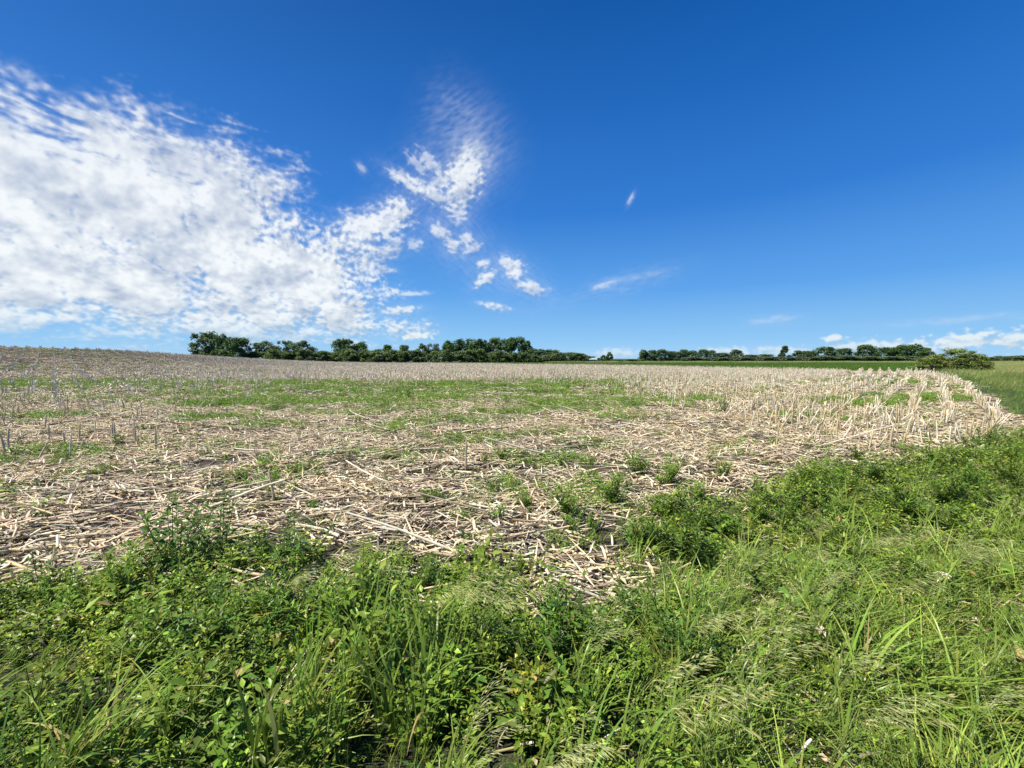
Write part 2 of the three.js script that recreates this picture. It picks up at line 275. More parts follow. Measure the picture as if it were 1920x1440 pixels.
// ---------------------------------------------------------------- ground: one sheet out to the horizon, soil in the field, turf around it
{
  const S = 1024, d = new Uint8Array(S * S * 4), hgt = new Uint8Array(S * S * 4);
  const per = (u, v, k, f) => { const a = u * 2 * Math.PI, b = v * 2 * Math.PI, r = k / (2 * Math.PI); return n3(Math.cos(a) * r + Math.cos(b) * r * 1.7, Math.sin(a) * r + Math.sin(b) * r * 1.3, Math.sin(b + a) * r * 0.6 + f); };
  for (let y = 0; y < S; y++) for (let x = 0; x < S; x++) {
    const u = x / S, v = y / S, a = per(u, v, 10, 0), b = per(u, v, 55, 4), c = per(u, v, 190, 9), o = (y * S + x) * 4;
    const k = 0.72 + 0.13 * a + 0.12 * b + 0.17 * c;
    d[o] = clamp(k + 0.02 * b) * 255; d[o + 1] = clamp(k) * 255; d[o + 2] = clamp(k - 0.03 * a) * 255; d[o + 3] = 255;
    hgt[o] = hgt[o + 1] = hgt[o + 2] = clamp(0.5 + 0.2 * b + 0.3 * c) * 255; hgt[o + 3] = 255;
  }
  const tx = (arr, srgb) => { const t = new THREE.DataTexture(arr, S, S); t.wrapS = t.wrapT = THREE.RepeatWrapping; t.magFilter = THREE.LinearFilter; if (srgb) t.colorSpace = THREE.SRGBColorSpace; t.needsUpdate = true; return t; };
  const map = tx(d, true), bump = tx(hgt, false);
  const B = new Buf(), uv = [], rings = 190, sect = 360;
  const rad = (k) => (k === 0 ? 0 : 0.25 * Math.pow(5000 / 0.25, (k - 1) / (rings - 1)));
  const soil = [0.125, 0.094, 0.066], turf = [0.085, 0.10, 0.035], cropc = [0.06, 0.11, 0.02];
  for (let k = 0; k <= rings; k++) for (let s = 0; s <= sect; s++) {
    const a = (s / sect) * 2 * Math.PI, r = rad(k), x = Math.sin(a) * r, f = Math.cos(a) * r;
    const inF = sstep(-0.5, 0.5, sd(field, x, f) / Math.max(1, r * 0.012)), inC = sstep(-0.5, 0.5, sd(crop, x, f) / Math.max(1, r * 0.012));
    const n = 0.25 * fbm(x * 0.02, f * 0.02, 3) + 0.12 * fbm(x * 0.3, f * 0.3, 2), c = [0, 1, 2].map((i) => mix(mix(turf[i], cropc[i], inC), soil[i], inF) * (1 + n));
    B.v(x, ground(x, f), -f, c); uv.push(x / 3, f / 3);
    if (k && s) { const i = k * (sect + 1) + s, j = i - sect - 1; B.q(j - 1, i - 1, i, j); }
  }
  const g = B.geo(); g.setAttribute('uv', new THREE.Float32BufferAttribute(uv, 2));
  const m = new THREE.Mesh(g, new THREE.MeshStandardMaterial({ name: 'soil', vertexColors: true, map, bumpMap: bump, bumpScale: 0.02, roughness: 1, side: THREE.DoubleSide }));
  m.name = 'ground'; shade(m); scene.add(m); tag(m, 'brown field soil and grassy land out to the horizon', 'ground', null, 'structure');
}

// ---------------------------------------------------------------- dry maize litter, lying stalks and standing stubble
const straws = [[0.61, 0.505, 0.325], [0.70, 0.595, 0.40], [0.80, 0.72, 0.53], [0.46, 0.375, 0.245], [0.25, 0.21, 0.145], [0.60, 0.49, 0.26], [0.15, 0.12, 0.08], [0.71, 0.605, 0.42]];
function litterGeo(n, rad, thin) {  // flat leaf strips, husk scraps and thin stems lying criss-cross
  const B = new Buf();
  for (let k = 0; k < n; k++) {
    const r = rad * Math.sqrt(R()), a = rr(0, 6.283), x = Math.cos(a) * r, z = Math.sin(a) * r, az = R() < 0.55 ? rr(-0.6, 0.6) + (R() < 0.5 ? Math.PI : 0) : rr(0, 6.283), col = vary(pick(straws), 0.22, 0.05), y = 0.004 + R() * R() * 0.07;
    const kind = R();
    if (kind < 0.40) blade(B, [x, y, z], az, rr(1.2, 1.62), rr(-0.1, 0.7), rr(0.10, 0.42), rr(0.006, 0.018) * thin, 4, col, rr(-2.2, 2.2));
    else if (kind < 0.52) blade(B, [x, y + 0.01, z], az, rr(0.3, 1.2), rr(1.2, 3.4), rr(0.10, 0.26), rr(0.010, 0.024) * thin, 6, col, rr(-1.5, 1.5));  // curled leaf
    else if (kind < 0.85) {
      const L = rr(0.08, 0.42), w = rr(0.0035, 0.010) * thin, e = rr(-0.03, 0.06), ca = Math.cos(az), sa = Math.sin(az);
      tube(B, [[x, y + w, z], [x + ca * L, Math.max(0, y + e) + w, z + sa * L]], [w, w * 0.8], 4, [col, col], false);
    } else leaf(B, [x, y + 0.006, z], [Math.cos(az), rr(-0.05, 0.4), Math.sin(az)], rr(0.04, 0.12), rr(0.016, 0.035), vary(pick(straws.slice(0, 4)), 0.2, 0.04), 0.25, 0.4);
  }
  return B.geo();
}
{
  const fine = [0, 1, 2, 3, 4].map(() => litterGeo(38, 0.34, 1)), broad = [0, 1, 2].map(() => litterGeo(60, 0.55, 1.7));
  const near = [], far = [];
  const halfAngle = (x, f, m) => f > 0.2 && Math.abs(x) < f * 1.45 + m + 1.2;
  for (let f = 1.6; f < 17; f += 0.2) for (let x = -28; x < 28; x += 0.2) {
    const px = x + rr(-0.12, 0.12), pf = f + rr(-0.12, 0.12);
    if (!halfAngle(px, pf, 2)) continue;
    const s = sd(field, px, pf);
    if (s < -0.5 || (s < 0 && R() < -s * 2) || isBare(px, pf) || (fbm(px * 0.9, pf * 0.9, 3, n2b) < -0.05 && R() < 0.8) || R() < 0.6 * weed(px, pf) || (R() < 0.35 && pf > 9)) continue;
    near.push([px, ground(px, pf) - 0.002, pf, rr(0.8, 1.2), rr(-0.5, 0.5) + (R() < 0.5 ? Math.PI : 0), rr(-0.04, 0.04), rr(-0.04, 0.04), vary([1, 1, 1], 0.16, 0.03)]);
  }
  for (let f = 16; f < 75; f += 0.75) for (let x = -112; x < 60; x += 0.75) {
    const px = x + rr(-0.35, 0.35), pf = f + rr(-0.35, 0.35);
    if (!halfAngle(px, pf, 3) || sd(field, px, pf) < 0 || R() < 0.75 * weed(px, pf) || R() < (pf > 30 ? 0.6 : 0.25)) continue;
    far.push([px, ground(px, pf), pf, rr(0.9, 1.4), rr(0, 6.28), 0, 0, vary([1, 1, 1], 0.16, 0.03)]);
  }
  for (let f = 0.9; f < 8; f += 0.26) for (let x = -6; x < 10; x += 0.26) { const px = x + rr(-0.13, 0.13), pf = f + rr(-0.13, 0.13), v = -sd(field, px, pf); if (v > 0.4 && halfAngle(px, pf, 0.5) && R() < 0.22) near.push([px, ground(px, pf) + 0.01, pf, rr(0.5, 0.8), rr(0, 6.28), rr(-0.2, 0.2), rr(-0.2, 0.2), vary([0.9, 0.9, 0.85], 0.16, 0.03)]); }
  scatter('straw_litter', fine, strawMat, near, 'dry maize leaves, husks and chaff strewn over the near field', 'litter');
  scatter('far_straw_litter', broad, strawMat, far, 'dry maize litter between the rows further out in the field', 'litter');
}

const stalkTones = [['tan', [0.62, 0.51, 0.33]], ['bleached', [0.80, 0.74, 0.58]], ['grey', [0.53, 0.455, 0.33]], ['yellowish', [0.66, 0.55, 0.30]], ['brown', [0.34, 0.26, 0.16]]];
const toneMats = stalkTones.map(([n, c]) => new THREE.MeshStandardMaterial({ name: n + '_stalk', color: new THREE.Color().setRGB(...c), vertexColors: true, roughness: 0.65 }));
function stalkGeo(len, r) {  // a stem with knots, lying along x
  const B = new Buf(), n = 9, pts = [], rad = [], cols = [], b1 = rr(-0.05, 0.05), b2 = rr(0, 0.05), ph = rr(0, 6);
  for (let k = 0; k <= n; k++) {
    const s = k / n, knot = k % 2 === 1;
    pts.push([(s - 0.5) * len, b2 * Math.sin(s * 3.1 + ph) * len * 0.4, b1 * Math.sin(s * Math.PI) * len]);
    rad.push(r * (1 - 0.35 * s) * (knot ? 1.18 : 0.95)); const t = knot ? rr(0.6, 0.85) : rr(0.9, 1.08); cols.push([t, t * 0.97, t * 0.94]);
  }
  tube(B, pts, rad, 6, cols);
  return B.geo();
}
const shredGeo = () => { const B = new Buf(); for (let k = 0; k < 1; k++) { const x = rr(-0.35, 0.35), c = vary([0.95, 0.92, 0.85], 0.15); blade(B, [x, 0.008, 0], rr(0, 6.28), rr(1.2, 1.55), rr(0, 0.5), rr(0.12, 0.3), rr(0.012, 0.03), 3, c, rr(-1.2, 1.2)); } return B.geo(); };
const lyingProtos = Array.from({ length: 7 }, () => ({ stem: stalkGeo(1, 0.0145), shred: R() < 0.7 ? [shredGeo(), shredGeo()] : [] }));
const inView = (x, f, m = 0.6) => f > 0.8 && Math.abs(x) < f * 1.42 + m + 1.2;
{
  const all = [];
  for (let f = 1.9; f < 45; f += 0.36) for (let x = -66; x < 50; x += 0.36) {
    const px = x + rr(-0.3, 0.3), pf = f + rr(-0.3, 0.3);
    if (!inView(px, pf)) continue;
    const s = sd(field, px, pf);
    if (s < -0.35) continue;
    const dens = (pf < 13 ? 0.72 : mix(0.5, 0.16, sstep(13, 26, pf))) * (1 - 0.75 * weed(px, pf)) * (s < 0.2 ? 0.4 : 1);
    if (R() > dens || isBare(px, pf)) continue;
    all.push({ x: px, f: pf, len: 0.25 + 1.05 * R() * R() + 0.3 * R(), thick: rr(0.45, 1.08), turn: R() < 0.75 ? rr(-0.5, 0.5) + (R() < 0.5 ? Math.PI : 0) : rr(0, 6.283), tilt: R() < 0.18 ? rr(0.05, 0.3) : rr(-0.03, 0.05), tone: pick([0, 0, 0, 1, 1, 1, 1, 2, 3, 4]), k: Math.floor(R() * 7) });
  }
  all.sort((a, b) => b.len / Math.hypot(b.x, b.f) - a.len / Math.hypot(a.x, a.f));
  const rest = [], named = [];
  all.forEach((s, i) => {
    const P = lyingProtos[s.k], y = ground(s.x, s.f) + 0.016 * s.thick + 0.012 + Math.sin(Math.abs(s.tilt)) * s.len / 2 + (i % 5) * 0.006;
    if (i >= 300) { rest.push([s.x, y, s.f, s.len, s.turn, 0, s.tilt, stalkTones[s.tone][1], s.thick / s.len]); return; }
    const o = new THREE.Group(); o.name = numbered('corn_stalk');
    const size = s.len > 0.75 ? 'long' : s.len > 0.42 ? 'medium' : 'short', near = s.f < 4.2 ? 'beside the verge' : s.f < 6.5 ? 'in the near litter' : 'farther out', tone = stalkTones[s.tone][0];
    const m = shade(new THREE.Mesh(P.stem, toneMats[s.tone])); m.name = 'stem'; m.scale.set(s.len, s.thick, s.thick); o.add(m);
    for (const sg of P.shred) { const l = shade(new THREE.Mesh(sg, toneMats[1])); l.name = 'leaf_sheath'; l.scale.set(s.len, 1, 1); o.add(l); }
    o.position.set(s.x, y, -s.f); o.rotation.set(0, s.turn, s.tilt, 'YXZ');
    named.push({ o, x: s.x, f: s.f, one: `${size} ${tone} corn stalk ${near} ${zone(s.x, s.f)}`, many: `${size} ${tone} corn stalks ${near} ${zone(s.x, s.f)}`, group: 'dry corn stalks lying on the field' }); scene.add(o);
  });
  labelAll(named, 'corn stalk');
  // the smaller and farther ones, as one mass
  const geos = lyingProtos.map((P) => P.stem), g = new THREE.Group(); g.name = 'strewn_stalks'; tag(g, 'countless dry stalks strewn farther out over the field', 'stalks', null, 'stuff');
  const lists = geos.map(() => []); rest.forEach((p) => lists[Math.floor(R() * 7)].push(p));
  lists.forEach((list, k) => {
    const m = new THREE.InstancedMesh(geos[k], strawMat, list.length); m.name = k ? 'stem_' + String(k).padStart(3, '0') : 'stem';
    list.forEach((p, i) => { E3.set(0, p[4], p[6], 'YXZ'); const th = p[8] * p[3]; M4.compose(V3.set(p[0], p[1], -p[2]), Q.setFromEuler(E3), S3.set(p[3], th, th)); m.setMatrixAt(i, M4); m.setColorAt(i, C3.setRGB(...p[7])); });
    g.add(shade(m));
  });
  scene.add(g);
}

// standing stubble: cut stems with a ragged top, some with a dry leaf still hanging
function stubGeo(h, r) {
  const B = new Buf(), pts = [], rad = [], cols = [], bx = rr(-0.03, 0.03), bz = rr(-0.03, 0.03);
  for (let k = 0; k <= 5; k++) { const s = k / 5, knot = k === 1 || k === 3; pts.push([bx * s * s, s * h - 0.02, bz * s * s]); rad.push(r * (1.15 - 0.25 * s) * (knot ? 1.15 : 1)); const t = knot ? 0.75 : rr(0.88, 1.08); cols.push([t, t * 0.97, t * 0.93]); }
  tube(B, pts, rad, 6, cols);
  const c = [1.05, 1.0, 0.95];
  for (let k = 0; k < 2; k++) blade(B, [bx + rr(-0.4, 0.4) * r, h - 0.025, bz + rr(-0.4, 0.4) * r], rr(0, 6.28), rr(0.05, 0.5), 0.4, rr(0.03, 0.07), r * 1.1, 2, c);
  return B.geo();
}
const hangGeo = (h) => { const B = new Buf(); for (let k = 0; k < 1; k++) blade(B, [0, h * rr(0.35, 0.9), 0], rr(0, 6.28), rr(0.4, 1.1), rr(1.4, 2.6), rr(0.14, 0.3), rr(0.018, 0.034), 5, vary([1, 0.95, 0.86], 0.15), rr(-1, 1)); return B.geo(); };
const stubProtos = Array.from({ length: 8 }, (_, k) => ({ stem: stubGeo(0.42, 0.013), hang: k % 8 < 5 ? hangGeo(0.4) : null }));
function standing(x, f) {  // share of the stalks that still stand
  const s = sd(field, x, f);
  if (s < 0.05) return 0;
  const right = sstep(4.0, 5.4, x - 0.1 * (f - 7)) * sstep(6.2, 7.2, f), left = mix(0.12, 0.4, sstep(8, 15, f)) * sstep(-5.5, -8, x + 0.25 * (f - 7)), far = sstep(20, 30, f + 2.5 * n2(x * 0.12, f * 0.12)), mid = 0.022 + 0.30 * sstep(9, 15, f) * sstep(5, 9, Math.abs(x + 2));
  return clamp(Math.max(right * 0.95, left, far * 0.95, mid) * (1 - 0.55 * weed(x, f)));
}
{
  const all = [], seg = [];
  const rowDir = [-Math.sin(48 * D2R), Math.cos(48 * D2R)], rowNorm = [rowDir[1], -rowDir[0]];
  let tallRow = 1;
  const add = (x, f, p, dir, nrm) => {
    for (let k = 0; k < 7; k++) {
      const tt = k / 7 + rr(-0.06, 0.06), off = x < -3 ? rr(-0.3, 0.3) : rr(-0.08, 0.08), px = x + dir[0] * tt + nrm[0] * off, pf = f + dir[1] * tt + nrm[1] * off;
      if (R() < p && sd(field, px, pf) > 0.02) all.push({ x: px, f: pf, h: rr(0.55, 1.1) * tallRow, w: rr(0.65, 1.1), turn: rr(0, 6.28), tx: rr(-0.12, 0.12) + (R() < (x < -3 ? 0.45 : 0.28) ? rr(-0.8, 0.8) : 0), tz: rr(-0.12, 0.12) + (R() < (x < -3 ? 0.45 : 0.28) ? rr(-0.8, 0.8) : 0), tone: x < -5 ? pick([0, 0, 2, 1, 1]) : pick([0, 0, 1, 1, 3, 1]), k: Math.floor(R() * 8) });
    }
  };
  const piece = (x, f, dir) => seg.push([x + rr(-0.1, 0.1), ground(x, f) - 0.01, f + rr(-0.1, 0.1), 1, Math.atan2(dir[1], dir[0]), 0, 0, vary([1, 1, 1], 0.16, 0.03), rr(0.75, 1.2)]);
  const edgeLine = [[2.0, 4.75], [3.4, 5.34], [5.3, 6.2], [8.5, 7.3], [10.8, 8.7], [12.6, 10.3], [14.6, 12.3], [18.8, 16.4], [30.3, 27.8], [46.6, 46.1]];
  const edgeDist = (x, f) => { let d = 1e9; for (let i = 1; i < edgeLine.length; i++) { const [ax, ay] = edgeLine[i - 1], [bx, by] = edgeLine[i], ex = bx - ax, ey = by - ay, t = clamp(((x - ax) * ex + (f - ay) * ey) / (ex * ex + ey * ey)); d = Math.min(d, Math.hypot(x - ax - ex * t, f - ay - ey * t)); } return d; };
  const HEAD = 6.2;
  for (let i = -170; i < 170; i++) for (let t = -30; t < 190; t += 1) {
    const x = rowDir[0] * t + rowNorm[0] * i * 0.76, f = rowDir[1] * t + rowNorm[1] * i * 0.76;
    if (f < 1 || !inView(x, f, 3) || (x > 1 && edgeDist(x, f) < HEAD + 0.3) || (x < -24 && f > 26 && i % 2)) continue;
    const p = standing(x, f);
    if (p <= 0) continue;
    if (Math.hypot(x, f) < 24) add(x, f, p, rowDir, rowNorm); else if (R() < p * 1.05) piece(x, f, rowDir);
  }
  const curve = new THREE.CatmullRomCurve3(edgeLine.map(([x, f]) => new THREE.Vector3(x, 0, f))), steps = Math.round(curve.getLength());
  for (let k = 0; k < 8; k++) for (let i = 0; i < steps; i++) {
    const q = curve.getPointAt(i / steps), g = curve.getTangentAt(i / steps), dir = [g.x, g.z], nrm = [-g.z, g.x], off = 0.3 + k * 0.76, x = q.x + nrm[0] * off, f = q.z + nrm[1] * off;
    if (!inView(x, f, 3)) continue;
    const p = clamp(standing(x, f) * 1.1); tallRow = k < 4 ? 1.1 : 1.0;
    if (p <= 0) continue;
    if (Math.hypot(x, f) < 24) add(x, f, p, dir, nrm); else if (R() < p) piece(x, f, dir);
  }
  for (const [x, f, h] of [[-8.1, 6.55, 1.3], [-8.0, 6.42, 1.15], [-7.4, 7.6, 1.2], [-7.55, 7.7, 1.1], [-7.2, 7.75, 1.15], [-6.75, 7.3, 1.15], [-6.6, 7.15, 1.1], [-5.9, 6.75, 1.15], [-7.9, 7.2, 0.8], [-7.25, 6.85, 0.6]]) all.push({ x, f, h: h * 0.78, w: 1.0, turn: rr(0, 6.28), tx: rr(-0.05, 0.05), tz: rr(-0.05, 0.05), tone: 2, k: Math.floor(R() * 8) });
  all.sort((a, b) => b.h / Math.hypot(b.x, b.f) - a.h / Math.hypot(a.x, a.f));
  const rest = [], named = [];
  all.forEach((s, i) => {
    const P = stubProtos[s.k];
    if (i >= 300) { rest.push(s); return; }
    const o = new THREE.Group(); o.name = numbered('stubble_stalk');
    const st = shade(new THREE.Mesh(P.stem, toneMats[s.tone])); st.name = 'stem'; o.add(st);
    if (P.hang) { const l = shade(new THREE.Mesh(P.hang, toneMats[s.tone === 2 ? 0 : 1])); l.name = 'dry_leaf'; o.add(l); }
    o.position.set(s.x, ground(s.x, s.f), -s.f); o.rotation.set(s.tx, s.turn, s.tz, 'XZY'); o.scale.set(s.w, s.h, s.w);
    const lean = Math.hypot(s.tx, s.tz) > 0.28 ? 'leaning' : 'upright', len = s.h > 0.85 ? 'tall' : 'short', tone = stalkTones[s.tone][0], where = (s.x > 3.5 ? 'by the right verge ' : '') + (s.f < 8 ? 'closest to view' : s.f < 11 ? 'farther back' : 'well back');
    named.push({ o, x: s.x, f: s.f, one: `${len} ${lean} ${tone} stubble stalk ${where}${s.x > 3.5 ? '' : ' ' + zone(s.x, s.f)}`, many: `${len} ${lean} ${tone} stubble stalks ${where}${s.x > 3.5 ? '' : ' ' + zone(s.x, s.f)}`, group: 'standing cut corn stalks' }); scene.add(o);
  });
  labelAll(named, 'stubble');
  // the rest of the near ones, then row pieces a metre long
  const g = new THREE.Group(); g.name = 'stubble_rows'; tag(g, 'rows of pale cut stubble massed across the far field', 'stubble', null, 'stuff');
  const near = stubProtos.map((P) => [mergeGeometries([P.stem, ...(P.hang ? [P.hang] : [])]), []]);
  rest.forEach((s) => near[s.k][1].push(s));
  near.forEach(([geo, list], k) => {
    if (!list.length) return;
    const m = new THREE.InstancedMesh(geo, strawMat, list.length); m.name = k ? 'stem_' + String(k).padStart(3, '0') : 'stem';
    list.forEach((s, i) => { E3.set(s.tx, s.turn, s.tz, 'XZY'); M4.compose(V3.set(s.x, ground(s.x, s.f), -s.f), Q.setFromEuler(E3), S3.set(s.w, s.h, s.w)); m.setMatrixAt(i, M4); m.setColorAt(i, C3.setRGB(...stalkTones[s.tone][1])); });
    g.add(shade(m));
  });
  const pieces = Array.from({ length: 6 }, () => {
    const B = new Buf();
    for (let k = 0; k < 6; k++) {
      const x = k / 6 + rr(-0.05, 0.05), z = rr(-0.06, 0.06), h = rr(0.2, 0.5), lx = rr(-0.12, 0.12), lz = rr(-0.12, 0.12), c = vary(pick([[0.68, 0.60, 0.43], [0.82, 0.75, 0.58], [0.52, 0.43, 0.29]]), 0.15, 0.04);
      tube(B, [[x, -0.02, z], [x + lx * h, h, z + lz * h]], [0.016, 0.014], 5, [c, c]);
      if (R() < 0.75) blade(B, [x, h * rr(0.4, 0.9), z], rr(0, 6.28), rr(0.3, 1.2), rr(1.2, 2.4), rr(0.15, 0.32), rr(0.02, 0.04), 4, vary([0.72, 0.65, 0.47], 0.18), rr(-1, 1));
    }
    for (let k = 0; k < 6; k++) blade(B, [rr(0, 1), 0.02, rr(-0.14, 0.14)], rr(0, 6.28), rr(1.2, 1.6), rr(0, 0.5), rr(0.15, 0.4), rr(0.015, 0.035), 3, vary(pick(straws), 0.2), rr(-1.4, 1.4));
    return B.geo();
  });
  const lists = pieces.map(() => []); seg.forEach((p) => lists[Math.floor(R() * 6)].push(p));
  lists.forEach((list, k) => {
    const m = new THREE.InstancedMesh(pieces[k], strawMat, list.length); m.name = k ? 'row_piece_' + String(k).padStart(3, '0') : 'row_piece';
    list.forEach((p, i) => { E3.set(0, p[4], 0); M4.compose(V3.set(p[0], p[1], -p[2]), Q.setFromEuler(E3), S3.set(1, p[8], 1)); m.setMatrixAt(i, M4); m.setColorAt(i, C3.setRGB(...p[7])); });
    g.add(shade(m));
  });
  scene.add(g);
  console.log('lying/standing', all.length, seg.length);
}

// ---------------------------------------------------------------- living plants
const LEAF = [0.165, 0.252, 0.028], LEAF_DARK = [0.075, 0.148, 0.022], LEAF_LIME = [0.23, 0.30, 0.03], GRASS = [0.18, 0.265, 0.04], SEED = [0.58, 0.58, 0.25];
// leaves of one plant differ: most green, some pale, a few yellowed or dry
const leafTone = (col) => { const r = R(); return r < 0.035 ? vary([0.42, 0.36, 0.14], 0.2) : r < 0.2 ? vary(col.map((c, i) => c * [1.95, 1.75, 2.1][i]), 0.15) : vary(col, 0.28, 0.09); };
function bushyWeed(h, spread, leaves, ll, col, wide = 0.45) {  // several stems with broad leaves all along
  const B = new Buf(), stems = 6;
  for (let s = 0; s < stems; s++) {
    const az = (s / stems) * 6.283 + rr(-0.5, 0.5), lean = s ? rr(0.15, spread) : 0.05, L = h * rr(0.7, 1.05), c = vary(col, 0.1), n = 5, pts = [];
    let x = 0, y = 0, z = 0, t = lean * 1.25;
    for (let k = 0; k <= n; k++) { pts.push([x, y, z]); x += Math.sin(t) * Math.cos(az) * L / n; z += Math.sin(t) * Math.sin(az) * L / n; y += Math.cos(t) * L / n; t *= 0.86; }
    tube(B, pts, pts.map((_, k) => 0.0032 * (1 - 0.6 * k / n)), 3, pts.map(() => c), false);
    const m = Math.round(leaves / stems);
    for (let k = 0; k < m; k++) {
      const u = Math.pow((k + 0.5) / m, 0.75), i = Math.min(n - 1, Math.floor(u * n)), w = u * n - i, p = [0, 1, 2].map((q) => mix(pts[i][q], pts[i + 1][q], w)), a = k * 2.4 + rr(-0.4, 0.4);
      const up = rr(-0.1, 0.75) + 0.3 * u, len = ll * rr(0.6, 1.25) * (1.1 - 0.45 * u);
      const pet = 0.25 * len; p[0] += Math.cos(a) * pet; p[2] += Math.sin(a) * pet;
      leaf(B, p, [Math.cos(a), up, Math.sin(a)], len, len * wide * rr(0.7, 1.2), leafTone(col), rr(0.05, 0.35));
    }
  }
  return B.geo();
}
function featheryWeed(h, stems, per, col) {  // upright stems set with narrow leaves
  const B = new Buf();
  for (let s = 0; s < stems; s++) {
    const az = rr(0, 6.28), lean = rr(0, 0.75), L = h * rr(0.55, 1.1), bx = rr(-0.05, 0.05), bz = rr(-0.05, 0.05), c = vary(col, 0.1);
    const at = (u) => [bx + Math.sin(lean) * Math.cos(az) * L * u, Math.cos(lean) * L * u, bz + Math.sin(lean) * Math.sin(az) * L * u];
    tube(B, [at(0), at(0.5), at(1)], [0.003, 0.0025, 0.0012], 3, [c, c, c], false);
    for (let k = 0; k < per; k++) {
      const u = 0.1 + 0.9 * Math.pow((k + 0.5) / per, 0.8), a = k * 2.4 + rr(-0.3, 0.3), len = rr(0.045, 0.09) * (1.15 - 0.5 * u), el = rr(0.2, 0.9), d = [Math.cos(a) * Math.cos(el), Math.sin(el), Math.sin(a) * Math.cos(el)];
      diamond(B, at(u), d, len, rr(0.009, 0.016), leafTone(col), a + Math.PI / 2);
    }
  }
  return B.geo();
}
function grassTuft(n, len, w, col, lean, bend, wind, radius, seg = 5) {
  const B = new Buf();
  for (let k = 0; k < n; k++) {
    const az = R() < 0.5 ? rr(0, 6.283) : rr(-0.7, 0.7), r = radius * Math.sqrt(R()), a = rr(0, 6.28);
    blade(B, [Math.cos(a) * r, 0, Math.sin(a) * r], az, rr(0.02, lean) + wind * rr(0.5, 1) * Math.max(0, Math.cos(az)), rr(0.3, 1) * bend, len * rr(0.55, 1.1), w * rr(0.6, 1.25), seg, leafTone(col), rr(-0.8, 0.8));
  }
  return B.geo();
}
function bromeParts(culms, h, wind) {  // culms bowed over by the wind with drooping one-sided seed heads
  const stem = new Buf(), head = new Buf(), lf = new Buf();
  for (let s = 0; s < culms; s++) {
    const az = rr(-0.55, 0.55), x0 = rr(-0.06, 0.06), z0 = rr(-0.06, 0.06), L = h * rr(0.8, 1.12), n = 12, ca = Math.cos(az), sa = Math.sin(az);
    let x = x0, y = 0, z = z0, t = rr(0.02, 0.18), pts = [];
    const bend = wind * rr(0.8, 1.25);
    for (let k = 0; k <= n; k++) { pts.push([x, y, z]); const u = k / n; t = 0.08 + bend * Math.pow(u, 2.2); x += Math.sin(t) * ca * L / n; z += Math.sin(t) * sa * L / n; y += Math.cos(t) * L / n; }
    const c = vary([0.24, 0.31, 0.09], 0.12);
    tube(stem, pts, pts.map((_, k) => 0.0021 * (1 - 0.6 * k / n)), 3, pts.map(() => c), false);
    for (let k = 0; k < 34; k++) {
      const u = rr(0.62, 1), i = Math.min(n - 1, Math.floor(u * n)), w = u * n - i, p = [0, 1, 2].map((q) => mix(pts[i][q], pts[i + 1][q], w)), side = rr(-0.5, 0.5), dn = rr(-0.75, 0.05), out = rr(0.01, 0.05);
      const d = new THREE.Vector3(ca + sa * side * -1, dn, sa + ca * side).normalize(), q = [p[0] + d.x * out, p[1] + d.y * out + 0.004, p[2] + d.z * out], cc = vary(SEED, 0.2, 0.06), len = rr(0.026, 0.046);
      diamond(head, q, [d.x, d.y, d.z], len, 0.0058, cc, az + Math.PI / 2); diamond(head, [q[0], q[1] + 0.001, q[2]], [d.x, d.y, d.z], len, 0.0048, cc, az + 0.3);
    }
    for (let k = 0; k < 4; k++) { const u = rr(0.08, 0.5), i = Math.floor(u * n), a = az + rr(-1.3, 1.3); blade(lf, pts[i], a, rr(0.25, 0.7), rr(0.7, 1.7), rr(0.16, 0.3), rr(0.006, 0.011), 6, vary(GRASS, 0.2, 0.07), rr(-0.8, 0.8)); }
  }
  return { stem: stem.geo(), head: head.geo(), leaves: lf.geo() };
}
function groundCover(n, rad, ll, hgt, col) {
  const B = new Buf();
  for (let k = 0; k < n; k++) { const r = rad * Math.sqrt(R()), a = rr(0, 6.28), b = rr(0, 6.28), y = hgt * R(); leaf(B, [Math.cos(a) * r, y, Math.sin(a) * r], [Math.cos(b), rr(0, 0.6), Math.sin(b)], ll * rr(0.6, 1.3), ll * rr(0.35, 0.6), leafTone(col), 0.15); }
  return B.geo();
}
const times = (n, fn) => Array.from({ length: n }, (_, k) => fn(k));
